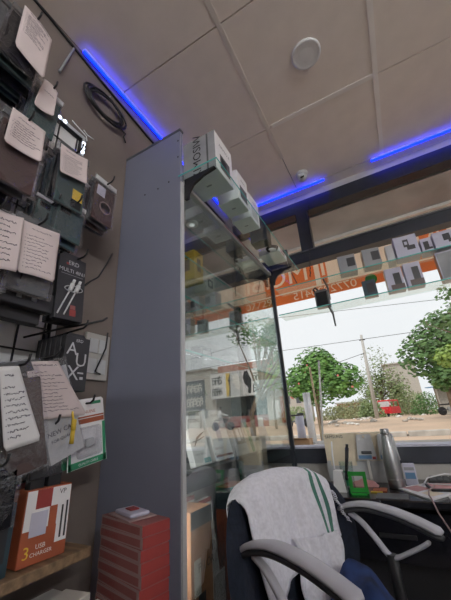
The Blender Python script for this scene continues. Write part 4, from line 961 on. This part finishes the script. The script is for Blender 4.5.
# ================================================================== STREET
def tree(name, label, base, ht, crown, nleaf, leaf, m, tr=.12, seed=1, group=None, sparse=0, branches=7, flowers=0):
    """crown: list of (centre offset, radii)"""
    rnd = random.Random(seed); t = thing(name, label, 'tree', base, 0, group)
    top = Vector(crown[0][0])
    b = B().tube([(0, 0, -.2), (.05*rnd.uniform(-1, 1), 0, ht*.25), (top.x*.4, top.y*.4, ht*.5), (top.x*.8, top.y*.8, top.z)], [tr*1.3, tr, tr*.8, tr*.35], 8)
    part('trunk', b, 'trunk', t)
    for k in range(branches):
        c, r = crown[k % len(crown)]; c = Vector(c); r = Vector(r)
        d = Vector((rnd.uniform(-1, 1), rnd.uniform(-1, 1), rnd.uniform(-.3, 1))).normalized()
        e = c+Vector((d.x*r.x, d.y*r.y, d.z*r.z))*.8; s_ = Vector((top.x*.4, top.y*.4, ht*rnd.uniform(.35, .6)))
        part('branch', B().tube([s_, s_.lerp(e, .5)+Vector((0, 0, .1)), e], [tr*.5, tr*.3, tr*.12], 6), 'trunk', t)
    vs = []; fs = []
    for _ in range(nleaf):
        c, r = crown[rnd.randrange(len(crown))]; c = Vector(c); r = Vector(r)
        d = Vector((rnd.gauss(0, 1), rnd.gauss(0, 1), rnd.gauss(0, 1))).normalized(); q = rnd.random()**(.4 if not sparse else .7)
        p = c+Vector((d.x*r.x, d.y*r.y, d.z*r.z))*q
        n = (d+Vector((rnd.uniform(-1, 1), rnd.uniform(-1, 1), rnd.uniform(-.4, 1.2)))).normalized()
        a = n.cross(Vector((0, 0, 1)))
        if a.length < .01: a = Vector((1, 0, 0))
        a.normalize(); c2 = n.cross(a); s_ = leaf*rnd.uniform(.6, 1.3); k = len(vs)
        vs += [p-a*s_, p+c2*s_*.55, p+a*s_, p-c2*s_*.55]; fs.append((k, k+1, k+2, k+3))
    me = bpy.data.meshes.new('foliage'); me.from_pydata([tuple(v) for v in vs], [], fs)
    o = part('foliage', me, m, t); o['kind'] = 'stuff'
    if flowers:
        b = B()
        for _ in range(flowers):
            c, r = crown[rnd.randrange(len(crown))]; d = Vector((rnd.uniform(-1, .2), -abs(rnd.gauss(0, 1)), rnd.uniform(-.8, .4))).normalized()
            p = Vector(c)+Vector((d.x*r[0], d.y*r[1], d.z*r[2])); b.box(p-Vector((.06, .03, .05)), p+Vector((.06, .03, .05)), Matrix.Rotation(rnd.random()*3, 3, 'Y'))
        o = part('blossom', b, 'flower', t); o['kind'] = 'stuff'
    return t
def G(x, y, Y): p = at(x, y, 1, Y); return p
Y = 22; c = G(317, 376, Y); l = G(284, 378, Y); tp_ = G(316, 342, Y); bs = G(321, 424, Y)
rx = (c.x-l.x); base = Vector((bs.x, Y, gz(Y)))
tree('street_tree', 'leafy green tree with dark trunk just right of the display case corner', base, c.z-gz(Y)+1,
     [((c.x-bs.x, 0, c.z-gz(Y)), (rx*.75, 1.4, (tp_.z-c.z)*.9)), ((c.x-bs.x+rx*.6, 0, c.z-gz(Y)-.4), (rx*.65, 1.2, 1.2)), ((c.x-bs.x-rx*.45, .2, c.z-gz(Y)-.3), (rx*.6, 1.2, 1.3)), ((c.x-bs.x+rx*.1, 0, c.z-gz(Y)+.7), (rx*.5, 1, 1.1))], 6500, .14, 'leaf_a', .13, 3, branches=9, flowers=7)
Y = 46; c = G(381, 380, Y); r_ = G(408, 380, Y).x-c.x; tp_ = G(381, 341, Y); bs = G(384, 412, Y); hh = tp_.z-c.z
tree('feathery_tree', 'sparse feathery olive tree behind the leaning concrete pole', (bs.x, Y, gz(Y)), 6,
     [((c.x-bs.x, 0, c.z-gz(Y)), (r_*.8, 2, hh)), ((c.x-bs.x-r_*.5, 0, c.z-gz(Y)-hh*.3), (r_*.6, 1.8, hh*.6)), ((c.x-bs.x+r_*.5, 0, c.z-gz(Y)-hh*.3), (r_*.6, 1.8, hh*.6))], 4200, .15, 'leaf_b', .13, 5, sparse=1, branches=26)
Y = 23; c = G(430, 354, Y); bs = G(446, 415, Y); r_ = 2.6
tree('large_tree', 'large dark green tree at the right edge of the view', (bs.x+.6, Y, gz(Y)), 6,
     [((c.x-bs.x-.6, 0, c.z-gz(Y)), (1.9, 1.6, 1.6)), ((c.x-bs.x+.6, 0, c.z-gz(Y)+1.0), (2.0, 1.6, 1.7)), ((c.x-bs.x+2.2, .3, c.z-gz(Y)+.5), (2.3, 1.8, 2.4)), ((c.x-bs.x+.2, 0, c.z-gz(Y)-1.4), (1.4, 1.3, 1.0))], 6500, .15, 'leaf_c', .22, 8, branches=12)
Y = 17; c = G(446, 357, Y)
tree('light_green_tree', 'yellow-green leafy tree in front of the dark tree at right', (c.x+1.6, Y, gz(Y)), 3.2,
     [((-1.3, 0, c.z-gz(Y)), (.75, .7, .55)), ((-.4, 0, c.z-gz(Y)-.1), (.9, .8, .6)), ((.7, 0, c.z-gz(Y)+.1), (1.2, 1, .8))], 2000, .13, 'leaf_d', .09, 9)
Y = 13; c = G(443, 318, Y)
tree('overhanging_tree', 'thin branching tree reaching in from the upper right of the window', (c.x+2.6, Y, gz(Y)), 4.2,
     [((-1.4, 0, c.z-gz(Y)+.3), (1.3, .6, .5)), ((-2.6, 0, c.z-gz(Y)-.05), (.7, .5, .35)), ((-.2, 0, c.z-gz(Y)+.9), (1.2, .8, .8)), ((-1.8, 0, c.z-gz(Y)+.9), (.9, .5, .4))], 1500, .09, 'leaf_c', .11, 11, sparse=1, branches=14)
def bush(label, px, py, Y, rx, rz, m, seed, n=1100, leaf=.12):
    rnd = random.Random(seed); c = G(px, py, Y); t = thing('bush', label, 'bush', (c.x, Y, gz(Y)), 0, 'bushes along the far side of the lot')
    vs = []; fs = []
    for _ in range(n):
        d = Vector((rnd.gauss(0, 1), rnd.gauss(0, 1), abs(rnd.gauss(0, 1)))).normalized(); p = Vector((d.x*rx, d.y*rx*.5, d.z*rz))*rnd.random()**.35
        a = Vector((rnd.uniform(-1, 1), rnd.uniform(-1, 1), rnd.uniform(-1, 1))).normalized(); q = a.orthogonal().normalized(); s_ = leaf*rnd.uniform(.6, 1.4); k = len(vs)
        vs += [p-a*s_, p+q*s_*.6, p+a*s_, p-q*s_*.6]; fs.append((k, k+1, k+2, k+3))
    me = bpy.data.meshes.new('foliage'); me.from_pydata([tuple(v) for v in vs], [], fs); o = part('foliage', me, m, t); o['kind'] = 'stuff'
    part('stem', B().tube([(0, 0, -.1), (0.05, 0, rz*.6)], [.05, .02], 6), 'trunk', t)
for i, (px, Y, rx, rz, m) in enumerate(((296, 40, 2.4, 1.9, 'leaf_b'), (337, 42, 2.6, 1.7, 'bush'), (347, 53, 2.6, 2.4, 'bush'), (362, 49, 2.2, 2.6, 'bush'), (371, 38, 1.4, 2.0, 'leaf_b'), (402, 53, 2.2, 3.0, 'bush'), (411, 57, 2.4, 3.8, 'leaf_b'), (422, 53, 2.4, 3.0, 'bush'), (430, 44, 2, 2.6, 'leaf_c'))):
    bush(['pale green bush behind the left tree', 'dry low bush right of the left tree trunk', 'dry bush in front of the low brick wall', 'tall dry bush left of the leaning pole', 'green bush at the foot of the leaning pole', 'dry bush right behind the red rickshaw', 'olive bush between rickshaw and dirt track', 'dry bush beside the dirt track', 'dark bush under the large right tree'][i], px, 412, Y, rx, rz, m, 20+i)
# far buildings
def house(label, px0, px1, ytop, Y, m, d=6, win=2, roof='concrete'):
    a = G(px0, 412, Y); c = G(px1, 412, Y); tz = G((px0+px1)/2, ytop, Y).z
    t = thing('house', label, 'building', ((a.x+c.x)/2, Y, gz(Y)-.1)); w_ = (c.x-a.x)/2; h = tz-gz(Y)+.1
    part('walls', B().box((-w_, 0, 0), (w_, d, h)), m, t); part('roof_slab', B().box((-w_-.25, -.3, h), (w_+.25, d+.3, h+.22)), roof, t)
    for k in range(win):
        x = -w_+w_*2*(k+.5)/win; f = part('window_frame', B().box((x-.5, -.06, h*.5), (x+.5, 0, h*.8)), 'concrete', t); part('pane', B().box((x-.42, -.08, h*.53), (x+.42, -.06, h*.77)), 'sign_dark', f)
house('low reddish brick building behind the dry bushes', 338, 366, 403, 58, 'brick_red', 5, 3)
house('pale grey block rising behind the feathery tree', 394, 428, 362, 66, 'plaster', 8, 0)
house('pink plastered wall behind the left tree', 284, 306, 388, 55, 'plaster', 6, 2)
# shed at right
p = G(445, 412, 30)
sh = thing('shed', 'small shed with a blue sheet roof at the right edge', 'shed', (p.x+1.4, 30, gz(30)))
part('walls', B().box((-1.5, 0, 0), (2, 2, 2.0)), 'plaster', sh); part('roof_sheet', B().prism([(-2.1, -.7, 2.05), (2.6, -.7, 2.3), (2.6, 2.4, 2.5), (-2.1, 2.4, 2.25)], (0, 0, 1), .06), 'sheet_blue', sh)
for x in (-1.7, -.2): part('post', B().tube([(x, -.5, 0), (x, -.5, 2.07)], .05, 6), 'trunk', sh)
# poles and wires
Y = 30; pb = G(378, 421, Y); pt = G(361, 335, Y)
t = thing('concrete_pole', 'leaning pale concrete pole left of the red rickshaw', 'pole', (pb.x, Y, gz(Y)))
part('shaft', B().tube([(0, 0, -.1), (pt.x-pb.x, 0, pt.z-gz(Y))], [.17, .11], 10), 'concrete', t)
part('cross_arm', B().box((pt.x-pb.x-.25, -.05, pt.z-gz(Y)-.5), (pt.x-pb.x+.25, .05, pt.z-gz(Y)-.42)), 'black', t)
for i, (x0, y0_, x1, y1_) in enumerate(((255, 320, 460, 296), (255, 354, 470, 323), (250, 392, 364.5, 353))):
    a = G(x0, y0_, 29.86); c = G(x1, y1_, 29.86); dd = (c-a)
    if i < 2: a = a-dd*1.5; c = c+dd*2.5
    solo('overhead_wire', B().tube([a, a.lerp(c, .25)-Vector((0, 0, .05)), a.lerp(c, .5)-Vector((0, 0, .08)), a.lerp(c, .75)-Vector((0, 0, .05)), c], .022, 5), 'black', ['topmost overhead wire crossing the sky', 'overhead wire passing the top of the leaning pole', 'short slack wire left of the leaning pole'][i], 'wire')
# red rickshaw
Y = 42; p = G(388, 416, Y)
rk = thing('auto_rickshaw', 'red three-wheeled auto rickshaw parked on the dirt lot', 'rickshaw', (p.x, Y, gz(Y)), R(-25))
part('body', B().prism([(-.72, -.3, .35), (.72, -.3, .35), (.72, -.3, 1.0), (.6, -.3, 1.1), (-.6, -.3, 1.1), (-.72, -.3, 1.0)], (0, -1, 0), 2.2), 'rick_red', rk)
part('front_cowl', B().prism([(-.45, -.3, .4), (-.25, -.75, .4), (.25, -.75, .4), (.45, -.3, .4)], (0, 0, -1), .65), 'rick_red', rk)
part('canopy', B().box((-.72, -.35, 1.68), (.72, 1.8, 1.85), bev=.06), 'rick_red', rk)
part('windscreen', B().box((-.6, -.34, 1.1), (.6, -.31, 1.68)), 'lgrey', rk)
for x in (-.68, .68):
    for y in (-.28, .6, 1.7): part('canopy_post', B().tube([(x, y, 1.0), (x, y, 1.7)], .035, 6), 'rick_red', rk)
wm = B().lathe([(.2, -.06), (.24, -.04), (.24, .04), (.2, .06)], (0, 0, 0), 16, Matrix.Rotation(R(90), 3, 'Y')).mesh('wheel'); wm.materials.append(M['black'])
for x, y in ((0, -.65), (-.62, 1.4), (.62, 1.4)): o = link(bpy.data.objects.new('wheel', wm)); o.parent = rk; o.location = (x, y, .24)
for x in (-.3, .3): part('headlamp', B().lathe([(.07, 0), (.07, .03), (.04, .05)], (x, -.7 if abs(x) < .2 else -.5, .85), 12, Matrix.Rotation(R(90), 3, 'X')), 'offwhite', rk)
def motorbike(label, p, rz, rider=None):
    t = thing('motorbike', label, 'motorbike', p, rz)
    for x in (-.62, .62): part('wheel', B().lathe([(.22, -.04), (.30, -.03), (.30, .03), (.22, .04)], (x, 0, .30), 18, Matrix.Rotation(R(90), 3, 'X')), 'black', t)
    part('frame', B().tube([(-.62, 0, .3), (-.15, 0, .42), (.3, 0, .55), (.5, 0, .85), (.62, 0, .3)], .045, 8), 'dgrey', t)
    part('engine', B().box((-.2, -.11, .25), (.2, .11, .55), bev=.04), 'grey', t); part('tank', B().box((-.02, -.13, .68), (.38, .13, .88), bev=.06), 'black_gloss', t)
    part('seat', B().box((-.68, -.13, .70), (0, .13, .80), bev=.04), 'black', t); part('handlebar', B().tube([(.40, -.33, 1.02), (.48, 0, .95), (.40, .33, 1.02)], .02, 6), 'chrome', t)
    part('headlamp', B().lathe([(.09, 0), (.09, .06), (.05, .1)], (.52, 0, .88), 12, Matrix.Rotation(R(90), 3, 'Y')), 'lgrey', t); return t
p = G(449, 413, 29); motorbike('dark motorbike at the right edge by the shed', (p.x+.2, 29, gz(29)), R(20))
p = G(299, 428, 20); motorbike('parked motorbike under the left tree beside the white tube', (p.x, 20, gz(20)), R(25))
# rubble
rnd = random.Random(4)
for i in range(26):
    px = 329+i*2.3 if i < 20 else 400+(i-20)*5; Y = rnd.uniform(20, 34); q = G(px, 420, Y)
    b = B(); r_ = bmesh.ops.create_icosphere(b.bm, subdivisions=1, radius=rnd.uniform(.1, .26))
    for v in b.bm.verts: v.co = Vector((v.co.x*rnd.uniform(.8, 1.5), v.co.y, v.co.z*rnd.uniform(.4, .8)))
    o = part('rubble_stone', b, rnd.choice(['gravel', 'kerb', 'offwhite'])); o.location = (q.x, Y, gz(Y)+.06); tag(o, 'loose pale rubble stone lying on the dirt lot', 'stone', 'rubble on the dirt lot')
# things on the outer plinth
zp = .846
t = thing('white_tube', 'tall white plastic tube standing outside the window left of the carton', 'tube', (-.615, 2.42, zp)); part('pipe', B().lathe([(.027, 0), (.027, .36), (.022, .36), (.022, .34)], n=20), 'bright_white', t); part('base_ring', B().lathe([(.033, 0), (.033, .02), (.028, .022)], n=20), 'lgrey', t)
t = thing('blue_roll', 'short pale blue roll standing beside the tall white tube', 'roll', (-.70, 2.45, zp)); part('roll', B().lathe([(.030, 0), (.030, .20), (.02, .20), (.02, .18)], n=20), 'lilac', t); part('core', B().lathe([(.012, .185), (.012, .201)], n=12), 'cardboard', t)
b = B().tube([(-.535, 2.36, zp), (-.50, 2.37, 1.15), (-.475, 2.40, 1.43)], .007, 8); solo('bamboo_stick', b, 'offwhite', 'pale thin stick leaning tallest outside the window', 'stick')
b = B().tube([(-.555, 2.44, zp), (-.56, 2.45, 1.15), (-.565, 2.46, 1.40)], .008, 8); solo('bamboo_stick', b, 'bamboo', 'tan bamboo stick standing beside the white tube', 'stick')
b = B().tube([(-.74, 2.34, zp), (-.84, 2.40, 1.08)], .007, 8); solo('bamboo_stick', b, 'bamboo', 'tan stick leaning left by the cardboard box', 'stick')
cb = thing('cardboard_box', 'open brown cardboard box outside the window bottom left', 'box', (-.68, 2.26, zp), R(6))
part('carton', B().box((-.09, -.08, 0), (.09, .08, .05)), 'cardboard', cb); part('flap', B().prism([(-.09, -.08, .05), (.09, -.08, .05), (.08, -.12, .062), (-.07, -.13, .065)], (0, 0, 1), .003), 'cardboard', cb)
tr = thing('white_tray', 'shallow white tray on the plinth under the white tube', 'tray', (-.50, 2.26, zp)); part('base', B().box((-.08, -.09, 0), (.08, .09, .012), bev=.003), 'white', tr); part('rim', B().box((-.08, .07, .012), (.08, .09, .03), bev=.003), 'white', tr)

# ------------------------------------------------------------------ shop row across the road (seen mirrored in the display case)
Yb = 26.0
def Mx(px, py, Y=Yb): p = at(px, py, 1, Y); return Vector((2*xf-p.x, Y, p.z))
def Q(t, p): return Vector(p)-Vector(t.location)
g0 = gz(Yb)
xa, xb = Mx(286, 410).x, Mx(212, 410).x
shop = thing('roadside_shop', 'roadside shop with red counter and white sign boards across the road', 'building', ((xa+xb)/2, Yb, g0-.1))
def sp_(name, lo, hi, m, bev=0): return part(name, B().box(lo, hi, bev=bev), m, shop, world=True)
zs0 = Mx(240, 397).z; zs1 = Mx(240, 371).z; zr = Mx(250, 361).z
sp_('rear_wall', (xa, Yb+3, g0-.1), (xb, Yb+3.2, zs0+.3), 'sign_dark')
sp_('side_wall', (xa, Yb, g0-.1), (xa+1.6, Yb+3, zs0+.2), 'plaster'); sp_('side_wall', (xb-.5, Yb, g0-.1), (xb, Yb+3, zs0+.2), 'beige_wall')
sp_('counter', (xa+1.6, Yb+.3, g0-.1), (xb-.5, Yb+.8, g0+.95), 'pink_red'); sp_('roof', (xa-.2, Yb-.4, zs0+.2), (xb+.2, Yb+3.4, zs0+.4), 'concrete')
sp_('upper_wall', (xa+.8, Yb+.4, zs0+.4), (xb-.6, Yb+3, zr), 'brick_red'); sp_('upper_wall', (xa-.1, Yb+.6, zs0+.4), (xa+1.2, Yb+3, zr+.4), 'beige_wall')
sp_('poster', (xa+.5, Yb-.05, g0+.6), (xa+1.1, Yb, g0+2.0), 'sign_white'); sp_('poster', (xa+.1, Yb-.04, g0+.2), (xa+.4, Yb, g0+2.3), 'orange')
for k in range(6): sp_('counter_panel', (xa+1.7+k*.55, Yb+.27, g0), (xa+2.15+k*.55, Yb+.3, g0+.7), ('red', 'offwhite', 'pink_red', 'red', 'grey', 'red')[k])
for k in range(7): sp_('goods', (xa+1.9+k*.5, Yb+1.5, g0+.95), (xa+2.2+k*.5, Yb+1.9, g0+1.3+.2*(k % 3)), ('dgrey', 'grey', 'teal_dark')[k % 3])
def deva(b, x, z, wd, h, n, y, seed, th):
    """blocky head-line script: bar on top with hanging stems and bows"""
    rnd = random.Random(seed); b.box((x, y-.02, z+h*.70), (x+wd, y, z+h*.70+th))
    for k in range(n):
        x0 = x+wd*k/n; gw = wd/n
        b.box((x0+gw*.74, y-.02, z), (x0+gw*.74+th, y, z+h*.70))
        q = rnd.randrange(3); cx = x0+gw*.38; cz = z+h*(.34 if q else .42); r = gw*.27
        pts = [(cx+r*math.cos(a), y-.01, cz+h*.20*math.sin(a)) for a in [R(30+i*(20 if q == 0 else 15)) for i in range(15)]]
        b.tube(pts, th*.5, 5)
        if q == 2: b.box((x0+gw*.2, y-.02, z+h*.08), (x0+gw*.74, y, z+h*.08+th*.8))
        if rnd.random() < .6: b.tube([(x0+gw*.74, y-.01, z+h*.72), (x0+gw*.55, y-.01, z+h*.92), (x0+gw*.3, y-.01, z+h*.95)], th*.45, 5)
    return b
def board(label, pxl, pxr, pyt, pyb, m, depth=.0):
    x1 = Mx(pxl, (pyt+pyb)/2).x; x0 = Mx(pxr, (pyt+pyb)/2).x; z1 = Mx((pxl+pxr)/2, pyt).z; z0 = Mx((pxl+pxr)/2, pyb).z
    y = Yb-.45-depth; t = thing('sign_board', label, 'sign', ((x0+x1)/2, y, z0))
    part('panel', B().box((x0, y, z0), (x1, y+.08, z1)), m, t, world=True)
    for (lo, hi) in (((x0, y-.03, z0), (x1, y+.08, z0+.07)), ((x0, y-.03, z1-.07), (x1, y+.08, z1))): part('frame_rail', B().box(lo, hi), 'lgrey', t, world=True)
    return t, x0, x1, z0, z1, y
t, x0, x1, z0, z1, y = board('long white sign board with black script and a picture over the roadside shop', 213, 268, 371, 397, 'sign_white')
W_, H_ = x1-x0, z1-z0
for fx in (.03, .78):
    part('lettering', deva(B(), x0+W_*fx, z0+H_*.53, W_*.19, H_*.38, 3, y-.005, 5, .085), 'black', t, world=True)
    part('lettering', deva(B(), x0+W_*fx, z0+H_*.10, W_*.19, H_*.36, 4, y-.005, 6 if fx < .5 else 9, .075), 'black', t, world=True)
part('printed_panel', B().box((x0+W_*.40, y-.01, z0+.1), (x0+W_*.62, y, z1-.1)), 'lgrey', t, world=True)
part('printed_panel', B().box((x0+W_*.62, y-.01, z0+.1), (x0+W_*.70, y, z1-.1)), 'yellow', t, world=True)
b = B().prism([(x0+W_*.62, y-.012, z0+.1), (x0+W_*.66, y-.012, z0+.1), (x0+W_*.64, y-.012, z0+H_*.4), (x0+W_*.66, y-.012, z0+H_*.65), (x0+W_*.62, y-.012, z1-.1)], (0, -1, 0), .005); part('printed_shape', b, 'brown_case', t, world=True)
b = B().prism([(x0+W_*p, y-.02, z0+H_*q) for p, q in ((.27, .08), (.32, .12), (.30, .3), (.36, .45), (.39, .7), (.36, .93), (.30, .95), (.27, .75), (.24, .6), (.25, .35))], (0, -1, 0), .01); part('printed_shape', b, 'char', t, world=True)
b = B().prism([(x0+W_*p, y-.02, z0+H_*q) for p, q in ((.46, .25), (.52, .3), (.55, .5), (.58, .55), (.57, .8), (.52, .9), (.46, .85), (.45, .6), (.43, .5))], (0, -1, 0), .01); part('printed_shape', b, 'offwhite', t, world=True)
t, x0, x1, z0, z1, y = board('dark square sign board with white script beside the long white sign', 191, 210, 381, 411, 'sign_dark', .5)
W_, H_ = x1-x0, z1-z0
part('lettering', deva(B(), x0+W_*.12, z0+H_*.56, W_*.78, H_*.32, 4, y-.005, 12, .09), 'offwhite', t, world=True)
part('lettering', deva(B(), x0+W_*.08, z0+H_*.12, W_*.84, H_*.34, 5, y-.005, 15, .09), 'offwhite', t, world=True)
for dx in (.1, W_-.2): part('post', B().box((x0+dx, y+.02, g0-.1), (x0+dx+.1, y+.1, z0)), 'grey', t, world=True)
p = Mx(223, 425, 22); motorbike('motorbike with a rider parked before the roadside shop', (p.x, 22, gz(22)), R(170))
def person_mat():
    m = bpy.data.materials.new('person_cloth'); m.use_nodes = True; nt = m.node_tree; b = nt.nodes['Principled BSDF']; b.inputs['Roughness'].default_value = .8
    t = nt.nodes.new('ShaderNodeTexCoord'); x = nt.nodes.new('ShaderNodeSeparateXYZ'); r = nt.nodes.new('ShaderNodeValToRGB'); r.color_ramp.interpolation = 'CONSTANT'
    d = nt.nodes.new('ShaderNodeMath'); d.operation = 'DIVIDE'; d.inputs[1].default_value = 2
    e = r.color_ramp.elements; e[0].color = (.03, .03, .05, 1); e[1].position = .46; e[1].color = (.6, .6, .62, 1); q = e.new(.735); q.color = (.22, .11, .07, 1)
    nt.links.new(t.outputs['Object'], x.inputs[0]); nt.links.new(x.outputs['Z'], d.inputs[0]); nt.links.new(d.outputs[0], r.inputs[0]); nt.links.new(r.outputs[0], b.inputs['Base Color']); return m
# rider (skinned figure sitting on that bike)
def person(loc, rz):
    t = thing('person', 'person in a pale shirt and dark trousers sitting on the motorbike', 'person', loc, rz)
    J = {'pel': (-.25, 0, .86), 'sp': (-.24, 0, 1.12), 'ch': (-.18, 0, 1.32), 'nk': (-.15, 0, 1.46), 'hd': (-.12, 0, 1.62),
         'hl': (-.2, .10, .85), 'kl': (.2, .20, .74), 'al': (.08, .2, .36), 'fl': (.22, .21, .33), 'hr': (-.2, -.10, .85), 'kr': (.2, -.20, .74), 'ar': (.08, -.2, .36), 'fr': (.22, -.21, .33),
         'sl': (-.17, .19, 1.38), 'el': (.02, .27, 1.16), 'wl': (.30, .29, 1.08), 'hal': (.39, .30, 1.07), 'sr': (-.17, -.19, 1.38), 'er': (.02, -.27, 1.16), 'wr': (.30, -.29, 1.08), 'har': (.39, -.30, 1.07)}
    Rr = {'pel': .14, 'sp': .13, 'ch': .15, 'nk': .06, 'hd': .105, 'hl': .09, 'kl': .065, 'al': .045, 'fl': .04, 'sl': .065, 'el': .045, 'wl': .033, 'hal': .04}
    ks = list(J); E_ = [('pel', 'sp'), ('sp', 'ch'), ('ch', 'nk'), ('nk', 'hd'), ('pel', 'hl'), ('hl', 'kl'), ('kl', 'al'), ('al', 'fl'), ('pel', 'hr'), ('hr', 'kr'), ('kr', 'ar'), ('ar', 'fr'), ('ch', 'sl'), ('sl', 'el'), ('el', 'wl'), ('wl', 'hal'), ('ch', 'sr'), ('sr', 'er'), ('er', 'wr'), ('wr', 'har')]
    me = bpy.data.meshes.new('body'); me.from_pydata([J[k] for k in ks], [(ks.index(a), ks.index(c)) for a, c in E_], [])
    o = part('body', me, person_mat(), t); sk = o.modifiers.new('skin', 'SKIN'); 
    for i, k in enumerate(ks):
        r = Rr.get(k) or Rr.get(k[:-1]+'l') or Rr.get(k[:-1].replace('ha', 'ha')+'l', .05)
        me.skin_vertices[0].data[i].radius = (r, r)
    me.skin_vertices[0].data[0].use_root = True
    sb = o.modifiers.new('sub', 'SUBSURF'); sb.levels = 1; sb.render_levels = 1
    part('hair', B().lathe([(.02, .115), (.07, .10), (.105, .05), (.108, 0), (.09, -.02)], (-.13, 0, 1.63), 14), 'black', t)
    return t
person((p.x, 22, gz(22)), R(170))
# small street tree and pole in front of the shop, more buildings beyond
pb = Mx(276, 420, 20)
tree('sapling', 'slender street tree on a bare trunk before the roadside shop', (pb.x, 20, gz(20)), Mx(273, 345, 20).z-gz(20),
     [((Mx(272, 330, 20).x-pb.x, 0, Mx(272, 330, 20).z-gz(20)), (.8, .6, .9)), ((Mx(268, 340, 20).x-pb.x, 0, Mx(268, 340, 20).z-gz(20)), (.7, .5, .5))], 900, .12, 'leaf_c', .07, 33, sparse=1, branches=6)
def mhouse(label, pxl, pxr, pyt, Y, m):
    x1 = Mx(pxl, 410, Y).x; x0 = Mx(pxr, 410, Y).x; z1 = Mx((pxl+pxr)/2, pyt, Y).z; t = thing('house', label, 'building', ((x0+x1)/2, Y, gz(Y)-.1))
    part('walls', B().box((x0, Y, gz(Y)-.1), (x1, Y+5, z1)), m, t, world=True); part('roof_slab', B().box((x0-.2, Y-.3, z1), (x1+.2, Y+5.3, z1+.2)), 'concrete', t, world=True)
    for k in range(2):
        x = x0+(x1-x0)*(.25+.5*k); part('window', B().box((x-.5, Y-.05, gz(Y)+1.2), (x+.5, Y, gz(Y)+2.4)), 'sign_dark', t, world=True)
mhouse('pale two-storey house beyond the dark sign board', 186, 212, 371, 40, 'plaster')
mhouse('grey house beyond the roadside shop near the sapling', 262, 300, 378, 36, 'beige_wall')
q = Mx(188, 412, 34)
tree('roadside_tree', 'green tree left of the dark sign board across the road', (q.x, 34, gz(34)), 3.5, [((0, 0, 3.2), (2.2, 1.6, 1.5)), ((1, 0, 2.4), (1.6, 1.2, 1.2))], 2200, .16, 'leaf_b', .14, 41)
q = Mx(200, 412, 30)
tree('roadside_tree', 'bare-topped green tree behind the dark sign board', (q.x, 30, gz(30)), 3.6, [((0, 0, 3.8), (.9, .8, 1.3)), ((.3, 0, 2.6), (1.0, .9, 1.0))], 1000, .13, 'leaf_c', .12, 43, sparse=1)
